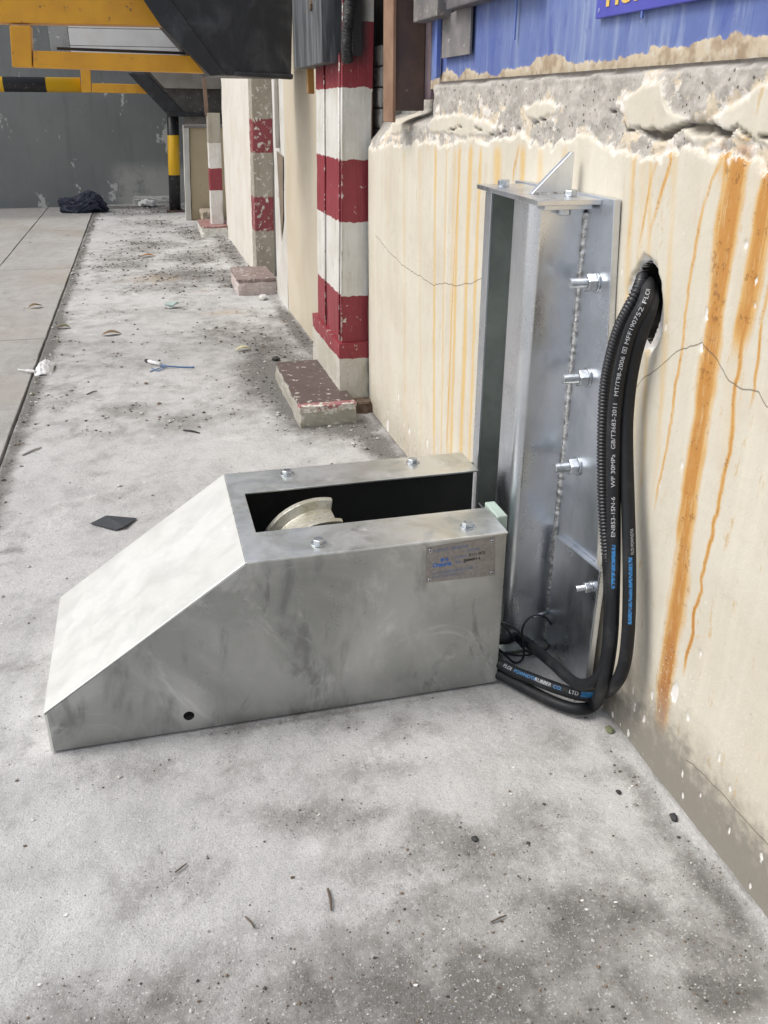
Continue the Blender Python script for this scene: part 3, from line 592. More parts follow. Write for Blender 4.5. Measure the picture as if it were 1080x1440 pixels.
# ================================================================== HOSES
rub = NT('black_rubber'); n_ = rub.noise(7, 5, .65); n2_ = rub.noise(60, 4)
rub = rub.done(rub.mix(rub.step(.52, .85, n_, 0, .5), rub.mix(rub.step(.55, .8, n2_, 0, .5), (.011, .012, .014), (.028, .035, .037)), (.12, .12, .12)), rub.step(.4, .8, n_, .42, .75), 0, rub.bump(rub.noise(500, 2), .25, .001), .3)
white_ink = flat('white_ink', (.50, .51, .53), .6); blue_ink = flat('blue_ink', (.03, .22, .50), .5)
Xw = lambda x, y, X: onX(x, y, X); Zw = lambda x, y, z: onZ(x, y, z)
A = [Xw(908,388,.97), Xw(912,404,.905), Xw(906,428,.870), Xw(889,462,.853), Xw(877,502,.847), Xw(869,542,.844), Xw(864,592,.842), Xw(863,640,.841), Xw(863,705,.840), Xw(863,770,.838), Xw(862,840,.836), Xw(860,890,.834), Xw(855,932,.832), Xw(848,963,.830),
     Zw(836,990,.030), Zw(812,997,.021), Zw(778,987,.019), Zw(742,969,.019), Zw(712,953,.020), np.array([.66, 1.66, .03]), np.array([.62, 1.70, .06])]
B = [Xw(912,396,.97), Xw(917,412,.912), Xw(914,434,.882), Xw(902,468,.870), Xw(892,504,.867), Xw(885,544,.866), Xw(881,592,.865), Xw(881,642,.864), Xw(883,705,.862), Xw(885,780,.858), Xw(885,840,.856), Xw(883,893,.853), Xw(877,937,.849), Xw(865,962,.845),
     Zw(848,975,.052), Zw(822,978,.050), Zw(790,970,.052), Zw(750,955,.052), Zw(715,940,.050), np.array([.665, 1.67, .06]), np.array([.62, 1.70, .08])]
Cc = [Xw(903,383,.97), Xw(903,394,.905), Xw(892,420,.880), Xw(872,460,.870), Xw(860,500,.867), Xw(852,542,.866), Xw(849,592,.864), Xw(848,645,.863), Xw(849,702,.861), Xw(852,750,.859), Xw(856,790,.857)]
Cd = [Xw(855,780,.857), Xw(857,840,.856), Xw(856,890,.853), Xw(850,935,.842), Xw(836,957,.828), Xw(815,962,.812), Xw(795,950,.803), np.array(Xw(778,934,.800)), np.array([.795, 1.690, .052]), np.array([.755, 1.695, .052]), np.array([.69, 1.70, .06])]
def surf_text(root, P, txt, s0, length_size, m, r, facing, v0=0., bold=0., rev=False, sx=1.):
    """wraps printed letters round a hose, starting s0 metres along it"""
    V, F = font_mesh(txt, length_size, bold)
    bm = bmesh.new(); bv = [bm.verts.new(v) for v in V]
    for f in F:
        try: bm.faces.new([bv[i] for i in f])
        except ValueError: pass
    for yk in np.arange(-.3, 1.0, .1)*length_size: bmesh.ops.bisect_plane(bm, geom=bm.verts[:]+bm.edges[:]+bm.faces[:], plane_co=(0, yk, 0), plane_no=(0, 1, 0))
    bm.verts.index_update(); V = np.array([v.co[:] for v in bm.verts]); F = [tuple(v.index for v in f.verts) for f in bm.faces]; bm.free()
    L = np.concatenate([[0], np.cumsum(np.linalg.norm(np.diff(P, axis=0), axis=1))]); fc = np.array(facing, float)
    out_ = []
    for vx, vy, _ in V:
        s = s0+(-vx if rev else vx)*sx; c = np.array([np.interp(s, L, P[:, i]) for i in range(3)]); c2 = np.array([np.interp(s+.004, L, P[:, i]) for i in range(3)])
        T = c2-c; T /= np.linalg.norm(T)
        if rev: T = -T
        U = fc-T*(fc@T); U /= np.linalg.norm(U); Q = np.cross(U, T)      # Q: up-direction of letters
        a = (vy-length_size*.35+v0)/r
        out_.append(c+(r+.0006)*(math.cos(a)*U+math.sin(a)*Q))
    mb = MB(); mb.add(out_, F); build('lettering', mb, m, root)
RH = .0138
def hose(name, pts, r, label, **kw):
    P, L = resample(catmull(pts, 14), .005); root = build(name, MB().sweep(P, r, 22), rub, None, label=label, cat='hose', **kw); return root, P, L
hA, PA, LA = hose('rubber_hose', A, RH, 'smooth black rubber hose with white lettering running up its length, nearest the corrugated conduit', group='rubber hoses from the wall hole')
hB, PB, LB = hose('rubber_hose', B, RH*.97, 'smooth black rubber hose with a blue printed stripe, rightmost against the cream wall', group='rubber hoses from the wall hole')
def at_s(P, pt):      # distance along the hose nearest a point
    L = np.concatenate([[0], np.cumsum(np.linalg.norm(np.diff(P, axis=0), axis=1))]); return L[np.argmin(np.linalg.norm(P-np.array(pt), axis=1))]
face = (-.50, -.83, .30)
def zat(P, z): L = np.concatenate([[0], np.cumsum(np.linalg.norm(np.diff(P, axis=0), axis=1))]); i = np.argmin(np.abs(P[:, 2]-z)); return L[i]
zf = lambda x, y: onX(x, y, .842)[2]
for txt, ytop_, sx in (('EN853-1SN-6', 752, .98), ('WP 30MPa', 684, .98), ('GB/T3683-2011', 632, .98), ('MT/T98-2006', 553, .98), ('\u2327 MFF190752', 488, .98), ('FLOI', 422, .98)):
    surf_text(hA, PA, txt, zat(PA, zf(864, ytop_)), .0108, white_ink, RH, face, .001, .0, True, sx*1.36)
V = None
def stripe(root, P, sa, sb, w, m, r, facing, v0=0):
    L = np.concatenate([[0], np.cumsum(np.linalg.norm(np.diff(P, axis=0), axis=1))]); fc = np.array(facing, float); vs = []; ss = np.linspace(sa, sb, 40)
    for s in ss:
        c = np.array([np.interp(s, L, P[:, i]) for i in range(3)]); c2 = np.array([np.interp(s+.004, L, P[:, i]) for i in range(3)]); T = c2-c; T /= np.linalg.norm(T)
        U = fc-T*(fc@T); U /= np.linalg.norm(U); Q = np.cross(U, T)
        for k in range(5): a = (v0+w*(k/4-.5))/r; vs.append(c+(r+.0004)*(math.cos(a)*U+math.sin(a)*Q))
    mb = MB(); mb.add(vs, [(i*5+k, i*5+k+1, i*5+k+6, i*5+k+5) for i in range(39) for k in range(4)], True); build('printed_stripe', mb, m, root)
bi = NT('worn_blue_ink'); bi = bi.done(bi.mix(bi.step(.5, .56, bi.noise(260, 3)), (.03, .20, .48), (.02, .03, .05)), .5)
stripe(hA, PA, zat(PA, zf(864, 762)), zat(PA, zf(864, 822)), .007, bi, RH, face, 0)
stripe(hB, PB, zat(PB, zf(893, 800)), zat(PB, zf(890, 892)), .007, bi, RH*.97, face, .002)
surf_text(hB, PB, 'FLOI POWNDTA', zat(PB, zf(884, 790)), .0085, white_ink, RH*.97, face, -.006, 0, True, .8)
sB = at_s(PB, Zw(706, 940, .05))
for txt, px_, m in (('FLOI', (710,938), white_ink), ('POWNDTA', (728,944), blue_ink), ('RUBBER', (755,956), white_ink), ('CO.', (782,967), blue_ink), ('LTD', (801,975), white_ink), ('\u2593\u2593\u2593\u2593', (815,979), blue_ink)):
    surf_text(hB, PB, txt, at_s(PB, Zw(*px_, .05)), .0115, m, RH*.97, (-.25, -.75, .6), .001, .0001, True, .98)
hC = thing('conduit_hose', tuple(Cc[1]), 'ribbed black corrugated conduit over a hose, leftmost of the bundle leaving the wall hole', 'conduit', 'rubber hoses from the wall hole')
P, L = resample(catmull(Cc, 14), .00145)
rr_ = [.0130 if i % 5 in (0, 1, 2) else .0104 for i in range(len(P))]
plas_b = flat('black_conduit_plastic', (.016, .017, .021), .38)
build('corrugated_sleeve', MB().sweep(P, rr_, 20), plas_b, hC)
P, L = resample(catmull(Cd, 14), .005); build('inner_hose', MB().sweep(P, .0125, 20), rub, hC)
# thin cables curling out of the housing
def cable(pts, r, label):
    P, L = resample(catmull(pts, 12), .004); return build('thin_cable', MB().sweep(P, r, 10), plas_b, None, label=label, cat='cable', group='thin cables beside the housing')
Y_ = lambda x, y, Y: onY(x, y, Y)
cable([Y_(690,885,1.66), Y_(704,876,1.66), Y_(720,881,1.655), Y_(733,893,1.65), Y_(737,912,1.65), Y_(734,928,1.655), Y_(722,931,1.66), Y_(704,915,1.665), Y_(690,905,1.67)], .0028, 'thin black cable drooping beside the housing end, left of the ring loop')
th = np.linspace(-1.2, 5.2, 18)
ring = [Y_(756+22*math.cos(a), 891-26*math.sin(a), 1.672+.006*math.cos(a)) for a in th]
cable([Y_(690,868,1.70), Y_(708,880,1.69), Y_(725,900,1.685), Y_(745,918,1.68)]+[Y_(765,915,1.675)]+ring[1:]+[Y_(735,922,1.69), Y_(700,916,1.70)], .0026, 'thin black cable curled into a ring in front of the post foot')
# ================================================================== PILLARS AND WALLS BEYOND
def banded(name, stops, soot=False, red=(.27, .032, .045), white=(.70, .69, .65), bare=(.42, .40, .33), wear=.655):
    """painted bands by height; stops = [(z, 'r'|'w'|'b')] from the ground up"""
    t = NT(name); z = t.z()[2]; n1 = t.noise(20, 5, .6); n2 = t.noise(70, 4); zz_ = t.math('ADD', z, t.math('MULTIPLY', t.math('SUBTRACT', n1, .5), .03))
    pal = dict(r=red, w=white, b=bare); col = pal[stops[0][1]]
    cur = t.mix(0., col, col)
    for z0_, k in stops[1:]: cur = t.mix(t.step(z0_-.0015, z0_+.0015, zz_), cur, pal[k])
    cur = t.mix(t.step(.5, .75, t.noise(1, 6, .65, t.scale((30, 30, 3))), 0, .5), cur, t.mix(1., cur, (.60, .55, .46), 'MULTIPLY')); cur = t.mix(t.step(.4, .7, t.noise(7, 5), 0, .5), cur, t.mix(1., cur, (.72, .68, .58), 'MULTIPLY'))
    cur = t.mix(t.step(wear, wear+.03, t.noise(24, 6, .7)), cur, t.mix(t.step(.4, .6, n2), (.45, .42, .34), (.70, .68, .64)))
    cur = t.mix(t.step(.66, .68, t.noise(1, 6, .7, t.scale((55, 55, 16)))), cur, (.16, .13, .10))
    if soot:
        y = z; px = t.z()
        dx = t.math('SUBTRACT', px[0], .86); dz = t.math('SUBTRACT', px[2], 1.55)
        e = t.math('ADD', t.math('MULTIPLY', dx, 14.), t.math('MULTIPLY', t.math('SUBTRACT', n1, .5), .5))
        k = t.math('MULTIPLY', t.step(1.1, .3, e), t.step(1.36, 1.46, px[2])); cur = t.mix(t.math('MULTIPLY', k, .92), cur, (.02, .02, .022))
    h = t.math('ADD', t.math('MULTIPLY', n2, .5), t.noise(12, 5))
    return t.done(cur, .5, 0, t.bump(h, .5, .008))
stops1 = [(0,'b'),(.255,'r'),(.325,'r'),(.505,'w'),(.806,'r'),(1.05,'w'),(1.315,'r'),(1.545,'w')]
pm = banded('red_white_pillar_paint', stops1, True)
def worn_box(a, b, n=(1, 1, 12), amp=.003, shift=(0, 0), bev=None):
    """slab with subdivided, slightly uneven faces; shift leans its top"""
    (x0, y0, z0), (x1, y1, z1) = a, b; bm = bmesh.new(); r = bmesh.ops.create_cube(bm, size=1)
    bmesh.ops.subdivide_edges(bm, edges=bm.edges[:], cuts=n[2], use_grid_fill=True)
    for v in bm.verts:
        u, v_, w_ = v.co.x+.5, v.co.y+.5, v.co.z+.5; x, y, z = x0+u*(x1-x0), y0+v_*(y1-y0), z0+w_*(z1-z0)
        e = amp*(fbm(np.array(x+y), np.array(z-x), 25, 3, 5)-.5)*2
        edge_ = (min(u, 1-u) < .01)+(min(v_, 1-v_) < .01)+(min(w_, 1-w_) < .01)
        k = e+(-abs(e)*1.2 if edge_ >= 2 else 0)
        v.co = (x+(u-.5)*2*k+shift[0]*w_, y+(v_-.5)*2*k+shift[1]*w_, z)
    me = bpy.data.meshes.new('worn'); bm.to_mesh(me); bm.free(); return me
def wbuild(name, a, b, m, root, n=10, amp=.003, shift=(0, 0), **kw):
    me = worn_box(a, b, (1, 1, n), amp, shift); me.name = name; org = wloc(root) if root else np.zeros(3)
    me.transform(Matrix.Translation(-Vector(org))); return build(name, me, m, root, org=tuple(org), **kw)
p1 = thing('striped_pillar', (.85, 4.05, 0), 'nearest red and white banded pillar, standing at the far end of the streaked wall', 'pillar', 'red and white banded pillars')
wbuild('shaft', (.785, 3.735, .29), (.905, 3.772, 2.4), pm, p1, 14, .003, (.045, 0))
wbuild('side_rib', (.785, 3.785, .29), (.88, 4.075, 1.44), pm, p1, 14, .003, (.022, 0))
wbuild('side_rib', (.785, 4.10, .29), (.88, 4.30, 1.44), pm, p1, 14, .003, (.022, 0))
wbuild('shaft_core', (.800, 3.755, .2), (.9, 4.28, 1.44), pm, p1, 6, .002, (.022, 0))
wbuild('plinth', (.768, 3.715, 0), (.903, 4.38, .30), banded('plinth_paint', [(0,'b'),(.235,'r')], bare=(.58, .56, .49), wear=.61), p1, 10, .004)
wbuild('kick_block', (.553, 3.525, -.01), (.80, 4.27, .088), banded('kick_block_paint', [(0,'b'),(.080,'r')], wear=.60, red=(.10, .070, .066), bare=(.40, .385, .33)), p1, 10, .008)
wbuild('chipped_edge', (.552, 3.523, .06), (.800, 3.57, .0895), banded('kick_edge_paint', [(0,'b'),(.072,'r')], wear=.50, red=(.34, .14, .15), bare=(.42, .40, .34)), p1, 10, .006)
for (cx_, cy__, z0_, z1_) in ((.784, 3.736, .31, 2.3), (.784, 3.787, .30, 1.43), (.784, 4.102, .30, 1.43)):
    sh_ = .045*(z1_-.29)/2.11 if z1_ > 2 else .022
    build('angle_edge', MB().sweep([(cx_, cy__, z0_), (cx_+sh_*.5, cy__, (z0_+z1_)/2), (cx_+sh_, cy__, z1_)], .0032, 8), banded('angle_edge_paint', [(0,'w'),(.325,'r'),(.505,'w'),(.806,'r'),(1.05,'w'),(1.315,'r')], wear=.56, white=(.76, .75, .71)), p1)
wbuild('broken_stub', (.80, 3.64, -.01), (.905, 3.80, .05), paint('brown_rubble', (.20, .14, .10), (.10, .07, .05), None, .6, .9, 30, .9), p1, 8, .012)
rj = rusty('rust_seam', (.20, .12, .07), (.10, .06, .04))
for (yy_, z0_, z1_) in ((3.776, .33, 1.43), (4.088, .33, 1.43)):
    build('joint_seam', MB().sweep([(.797, yy_, z0_), (.808, yy_, (z0_+z1_)/2), (.819, yy_, z1_)], .004, 6), rj, p1)
P_ = [(.906+.0195*k/10*1.0, 3.738, .30+k*.10) for k in range(11)]
build('joint_seam', MB().sweep(P_, [.003+.004*random.random() for _ in P_], 6), rj, p1)
# wall bay between pillars
bay_c = paint('cream_bay_paint', (.62, .55, .43), (.55, .47, .35), (.35, .30, .22), .70, .6, 3, .2)
bay_w = paint('flaking_white_paint', (.66, .65, .61), (.50, .47, .42), (.40, .33, .24), .66, .7, 3, .3)
w2 = thing('bay_wall', (.9, 5.9, 0), 'smooth cream wall bay between the nearest banded pillar and the second pillar', 'wall')
wbuild('cream_panel', (.878, 4.25, -.02), (1.05, 5.90, 2.3), bay_c, w2, 8, .002, (.035, 0))
wbuild('recess_face', (1.0, 6.402, -.02), (1.05, 7.24, 2.3), bay_w, w2, 6, .006, (.045, 0))
wbuild('peeling_panel', (.874, 5.902, -.02), (1.05, 6.40, 2.3), bay_w, w2, 12, .006, (.045, 0))
a = onX(397, 115, .87); 
build('conduit_pipe', MB().cyl((.882, 6.1, 1.0), (.905, 6.1, 2.2), .016, 14), bay_w, w2)
build('brown_patch', MB().prism([(.887, 5.93, .96), (.887, 6.20, .98), (.876, 6.08, .42), (.879, 5.96, .62)], (-.0008, 0, 0)), paint('brown_stain', (.22, .17, .12), (.15, .12, .09), None, .6, .8, 9, .3), w2)
p2 = thing('striped_pillar', (.9, 7.3, 0), 'second red and white banded pillar, bare grey near the ground, beyond the cream bay', 'pillar', 'red and white banded pillars')
stops2 = [(0,'b'),(.352,'r'),(.605,'b'),(.922,'r'),(1.159,'b')]
pm2 = banded('second_pillar_paint', stops2, False, (.26, .05, .06), (.64, .61, .54), (.36, .33, .27), .56)
wbuild('shaft', (.822, 7.2, -.01), (.972, 7.42, 2.3), pm2, p2, 14, .005, (.07, 0))
wbuild('kick_block', (.60, 6.45, -.01), (.88, 7.0, .115), banded('second_block_paint', [(0,'w'),(.09,'r')], wear=.58, red=(.24, .18, .17), white=(.55, .47, .45)), p2, 10, .012)
w3 = thing('white_wall', (.84, 8.6, 0), 'pale whitewashed wall running from the second banded pillar to the third', 'wall')
wbuild('wall_face', (.826, 7.43, -.02), (1.05, 9.78, 2.3), paint('whitewash', (.70, .665, .60), (.62, .57, .49), (.55, .42, .38), .64, .8, 2.5, .3), w3, 12, .006, (.07, 0))
p3 = thing('striped_pillar', (.74, 9.85, 0), 'third and smallest red and white banded pillar, before the beige cabinet', 'pillar', 'red and white banded pillars')
pm3 = banded('third_pillar_paint', [(0,'w'),(.445,'r'),(.659,'w'),(.90,'b')], False, (.27, .04, .055), (.72, .71, .68), (.40, .37, .31))
wbuild('shaft', (.674, 9.8, -.01), (.80, 9.98, 1.18), pm3, p3, 12, .006, (.045, 0))
wbuild('kick_block', (.56, 9.62, -.01), (.84, 10.3, .11), banded('third_block_paint', [(0,'w'),(.09,'r')], wear=.58, red=(.30, .15, .14)), p3, 10, .014)
wbuild('post', (.70, 9.84, 1.15), (.735, 9.9, 1.5), paint('brown_old_metal', (.20, .13, .09), (.12, .08, .06), None), p3, 2, .001)
# beige cabinet
beige = paint('beige_cabinet_paint', (.50, .41, .26), (.43, .35, .22), (.30, .26, .20), .68, .6, 3, .2)
q = thing('beige_cabinet', (.62, 11.5, 0), 'beige panel with a pale frame standing behind the striped barrier post', 'cabinet')
xa, xb = onY(258, 200, 11.2)[0], onY(296, 200, 11.2)[0]; zt_ = onY(258, 180, 11.2)[2]
wbuild('panel', (xa+.02, 11.2, 0), (xb+.25, 11.5, zt_), beige, q, 6, .004, (.06, 0))
wbuild('frame', (xa-.05, 11.17, 0), (xa+.015, 11.30, zt_+.02), bay_w, q, 6, .004, (.06, 0))
wbuild('top_rail', (xa+.018, 11.17, zt_+.002), (xb+.25, 11.52, zt_+.03), paint('grey_rail', (.25, .24, .22), None), q, 3, .002)
wbuild('rear_wall', (xa+.10, 12.2, 0), (1.6, 12.35, 2.6), conc, q, 6, .006)
wbuild('rubble_heap', (xa+.12, 10.7, 0), (xb+.05, 11.15, .14), paint('rubble', (.45, .38, .28), (.22, .18, .13), (.6, .55, .5), .6, .9, 20, .8), q, 8, .03)
# upper wall behind everything on the right
up = thing('upper_wall', (1.15, 8, 1.3), 'dark rough wall above and behind the pillars, seen in the gap by the brown post', 'wall')
wbuild('upper_face', (1.06, 2.95, 1.0), (1.4, 13.3, 3.0), paint('dark_rough_wall', (.13, .125, .12), (.07, .065, .06), (.2, .18, .16), .62, .9, 7, .8), up, 12, .02)
for k in range(6):
    z_ = 1.02+k*.075; wbuild('rubble_stone', (.955, 3.70+.01*(k % 2), z_), (1.06, 3.86, z_+.069), conc, up, 4, .010)
# brown steel door post
bp_ = thing('brown_door_post', (.99, 3.1, 1.25), 'rusty dark brown steel door post between the banded pillar and blue panel', 'post')
rm = rusty('rusty_brown_paint')
xa, xb = onY(556, 60, 3.1)[0], onY(590, 60, 3.1)[0]
build('front_face', MB().box((xa, 3.1, 1.235), (xb+.02, 3.22, 2.4)), rm, bp_, bevel=.003)
build('edge_strip', MB().box((xa-.012, 3.085, 1.20), (xa-.001, 3.21, 2.4)), rusty('rusty_orange_edge', (.30, .18, .11), (.20, .11, .07)), bp_, bevel=.002)
build('inner_leaf', MB().box((xb+.021, 3.04, 1.27), (xb+.05, 3.2, 2.4)), rusty('purple_grey_paint', (.16, .11, .12), (.25, .20, .22)), bp_, bevel=.003)
z_ = onY(620, 12, 2.9)[2]
build('lintel_beam', MB().box((.90, 2.15, onX(640, 14, .92)[2]), (.94, 2.75, 2.2)), paint('dark_timber', (.09, .085, .09), (.17, .16, .17), None, .6, .7, 20, .4), bp_, bevel=.004)
a = onX(590, 25, .93); build('bracket', MB().box((.89, 2.80, a[2]-.02), (.94, 3.05, a[2]+.25)), paint('worn_bracket', (.2, .19, .18), (.13, .12, .12), (.35, .3, .26), .6, .7, 12), bp_, bevel=.004)
# fender on the nearest pillar
fe = thing('dock_fender', (.80, 4.0, 1.42), 'weathered black rubber dock fender block hung high on the nearest banded pillar', 'fender')
fz = 1.405
fl = NT('weathered_rubber_face'); v_ = fl.noise(1, 5, .6, fl.scale((30, 30, 3))); fl = fl.done(fl.mix(fl.step(.35, .75, v_), (.045, .05, .055), (.17, .18, .19)), .6, 0, fl.bump(v_, .4, .006))
wbuild('block', (.745, 3.82, fz), (.84, 4.52, 2.0), fl, fe, 8, .004)
wbuild('back_plate', (.841, 3.70, fz+.02), (.875, 4.4, 2.0), paint('black_plate', (.02, .02, .022), (.035, .035, .04), None), fe, 4, .002)
P = [onY(489, 88, 3.68), onY(488, 74, 3.66), onY(488, 50, 3.66), onY(490, 26, 3.66), onY(492, -10, 3.67), onY(492, -60, 3.67)]
ro = catmull(P, 10); 
tr = NT('tarry_rope'); n_ = tr.noise(60, 5, .7); tr = tr.done(tr.mix(tr.step(.5, .7, n_), (.015, .017, .02), (.12, .11, .09)), .35, 0, tr.bump(n_, .9, .01))
build('tarry_rope', MB().sweep(ro, [.022*(.8+.35*math.sin(i*1.7)**2)*(.5 if i < 2 else 1) for i in range(len(ro))], 12), tr, None, label='tar-blackened rope end hanging beside the dock fender on the red band', cat='rope')
build('hinge_lug', MB().box((.80, 4.47, 1.30), (.83, 4.50, 1.42)), paint('orange_rust', (.5, .27, .07), (.3, .14, .05), None), fe, bevel=.003)

# ================================================================== YELLOW FRAMES AND RUBBER FLAPS
yp = paint('yellow_frame_paint', (.76, .38, .022), (.66, .31, .022), (.16, .09, .05), .655, .42, 7, .2)
blackr = NT('black_rubber_sheet'); a_ = blackr.noise(6, 5, .6, dist=.6); b2_ = blackr.noise(1, 4, .6, blackr.scale((30, 30, 4)))
blackr = blackr.done(blackr.mix(blackr.step(.45, .8, a_, 0, .8), blackr.mix(blackr.step(.5, .8, b2_, 0, .6), (.014, .015, .018), (.045, .047, .052)), (.075, .08, .088)), .42, 0, blackr.bump(a_, .3, .02))
grime = paint('grimy_rubber', (.06, .058, .055), (.12, .11, .10), (.20, .19, .17), .60, .6, 7, .4)
def frame_set(Y, pxs, label, loc):
    f = thing('yellow_frame', loc, label, 'frame', 'yellow dock frames')
    for nm, poly, dpt, m in pxs:
        pts = [onY(x, y, Y) for x, y in poly]
        build(nm, MB().prism(pts[::-1], (0, dpt, 0)), m, f, bevel=.004)
    return f
f1 = frame_set(5.2, [('upper_beam', [(-420,-40),(232,-40),(232,36),(-420,24)], .14, yp), ('lower_beam', [(47,71),(320,80),(320,104),(47,95)], .10, yp), ('hanger', [(13,35.5),(43,36),(45,95),(17,94)], .10, yp)],
     'nearer yellow steel dock frame with two beams, overhead at the top left', tuple(onY(60, 60, 5.2)))
build('edge_batten', MB().prism([onY(x, y, 5.3) for x, y in [(80,66),(320,75),(320,79),(80,70)]][::-1], (0, .03, 0)), paint('charred_batten', (.03, .028, .025), (.06, .05, .04), None), f1)
f2 = frame_set(12.2, [('beam', [(129,117),(215,119),(215,132),(129,130)], .12, yp), ('hanger', [(113,98),(127,98),(128.5,130),(115,130)], .1, yp), ('back_beam', [(-60,60),(300,60),(300,40),(-60,40)], .1, yp)][:2],
     'farther yellow frame end piece below the nearer frame, level with the striped pole', tuple(onY(120, 115, 12.2)))
bolt_b = rusty('rusty_bolt', (.12, .08, .05), (.06, .04, .03))
for (x_, y_) in ((438, 8),):
    c_ = onX(x_, y_, .744); build('bolt', hexprism((.7475, c_[1], c_[2]), (-1, 0, 0), .034, .012, x_), bolt_b, fe)
def bands(name, bnds, axis, cols=((.78, .45, .012), (.02, .021, .024))):
    t = NT(name); c = t.z()[axis]; cur = t.mix(0., cols[bnds[0][1]], cols[bnds[0][1]])
    for v, k in bnds[1:]: cur = t.mix(t.step(v-.002, v+.002, c), cur, cols[k])
    cur = t.mix(t.step(.62, .66, t.noise(18, 5, .7), 0, .5), cur, (.3, .27, .22)); return t.done(cur, .4, 0, t.bump(t.noise(30, 3), .15, .004))
X12 = lambda x: onY(x, 118, 12.3)[0]
zc = (onY(60, 110, 12.3)[2]+onY(60, 127, 12.3)[2])/2
build('striped_pole', MB().cyl((X12(-260), 12.3, zc-.004), (X12(113.5), 12.3, zc-.004), .082, 24), bands('black_yellow_pole', [(-9, 0), (X12(-115), 1), (X12(-50), 0), (X12(5), 1), (X12(65), 0)], 0), None, label='horizontal black and yellow striped barrier pole crossing the upper left', cat='barrier pole')
pt, pb_ = onY(243, 150, 12.2), onY(246.5, 299, 12.2)
bpz = [onY(243, v, 12.2)[2] for v in (246, 190)]
bpost = thing('striped_post', (pb_[0], 12.2, 0), 'upright black and yellow striped post under the farther rubber flap', 'post')
build('pipe', MB().cyl((pb_[0], 12.2, 0), (pt[0], 12.2, 1.3), .072, 24), bands('black_yellow_post', [(-9, 1), (bpz[0], 0), (bpz[1], 1)], 2), bpost)
build('foot_plate', MB().box((pb_[0]-.11, 12.09, 0), (pb_[0]+.11, 12.31, .02)), rusty('rusty_foot'), bpost, bevel=.003)
def flap(Y, front, dpt, strip, label, m1, m2, extra=None, sidez=None):
    f = thing('rubber_flap', tuple(onY(*front[2], Y)), label, 'rubber flap', 'black rubber dock flaps')
    build('curtain', MB().prism([onY(x, y, Y) for x, y in front][::-1], (0, dpt, 0)), m1, f, bevel=.012, seg=3)
    build('edge_fold', MB().prism([onY(x, y, Y-.02) for x, y in strip][::-1], (0, .018, 0)), m2, f, bevel=.006)
    if extra: build('hem', MB().prism([onY(x, y, Y-.03) for x, y in extra][::-1], (0, .028, 0)), m2, f, bevel=.008)
    return f
f_ = flap(5.0, [(196,-60),(413,-60),(410,108),(296,106),(222,22),(178,-40)], .5, [(168,-50),(205,-50),(318,105),(296,107),(226,36)], 'large nearer black rubber flap with a slanting left edge, at the top centre', blackr, blackr, [(330,100),(413,104),(412,112),(330,107)])
f_ = flap(12.0, [(184,100),(353,98),(352,160),(237,161)], .7, [(180,103),(206,103),(262,161),(236,162)], 'smaller farther grimy rubber flap above the striped post', grime, blackr, [(236,157),(353,159),(350,164.5),(236,164)])
build('top_board', MB().prism([onY(x, y, 11.9) for x, y in [(208,98),(356,98),(354,126),(232,124)]][::-1], (0, .06, 0)), paint('grey_brown_board', (.30, .27, .235), (.20, .18, .155), (.4, .38, .35), .62, .8, 5), f_, bevel=.004)

# ================================================================== FAR WALL
t = NT('grey_green_wall_paint'); n1 = t.noise(1.2, 5); n2 = t.noise(5, 6, .7); col = t.mix(t.step(.3, .7, n1), (.20, .215, .21), (.24, .25, .245))
col = t.mix(t.step(.60, .62, t.noise(1, 8, .72, t.scale((3.4, 3.4, 2.2)))), col, (.60, .60, .57)); col = t.mix(t.step(.5, .8, t.noise(1, 5, .6, t.scale((8, 8, .8))), 0, .35), col, (.11, .12, .118))
z = t.z(); 
rp = t.math('MULTIPLY', t.step(-.35, -.1, t.math('ADD', z[0], t.math('MULTIPLY', n2, .2))), t.step(.72, .5, t.math('ADD', z[2], t.math('MULTIPLY', n2, .25)))); col = t.mix(t.math('MULTIPLY', rp, t.step(.3, .55, n2)), col, (.42, .42, .39))
fm = t.done(col, .7, 0, t.bump(n2, .4, .02))
fw = thing('far_wall', (-2, 13.3, 0), 'grey-green painted wall closing the far end of the yard, with chipped spots', 'wall')
build('wall_face', MB().box((-12, 13.3, -.05), (1.6, 13.6, 4.5)), fm, fw)
wbuild('broken_skirting', (-.12, 13.1, -.02), (.42, 13.32, .10), paint('white_rubble', (.68, .67, .64), (.45, .43, .4), (.3, .28, .25), .6, .9, 14, .8), fw, 8, .03)
wp = thing('white_panel', (0, 13.2, 1.9), 'white boarded panel on the far wall, seen between the yellow beams', 'panel')
xa = onY(98, 60, 13.22)[0]; zb = onY(98, 76, 13.22)[2]
wm_ = paint('white_board_paint', (.86, .85, .82), (.78, .76, .72), (.4, .36, .3), .74, .5, 4, .2)
for k in range(5): build('board', MB().box((xa, 13.225, zb-.10+k*.20), (1.5, 13.27+.002*k, zb-.10+k*.20+.194)), wm_, wp, bevel=.004)
xa2 = onY(70, 60, 13.22)[0]; build('side_board', MB().box((xa2, 13.23, zb-.05), (xa-.006, 13.29, zb+.9)), paint('pale_grey_board', (.38, .38, .37), (.28, .28, .27), (.6, .6, .58), .6), wp, bevel=.004)

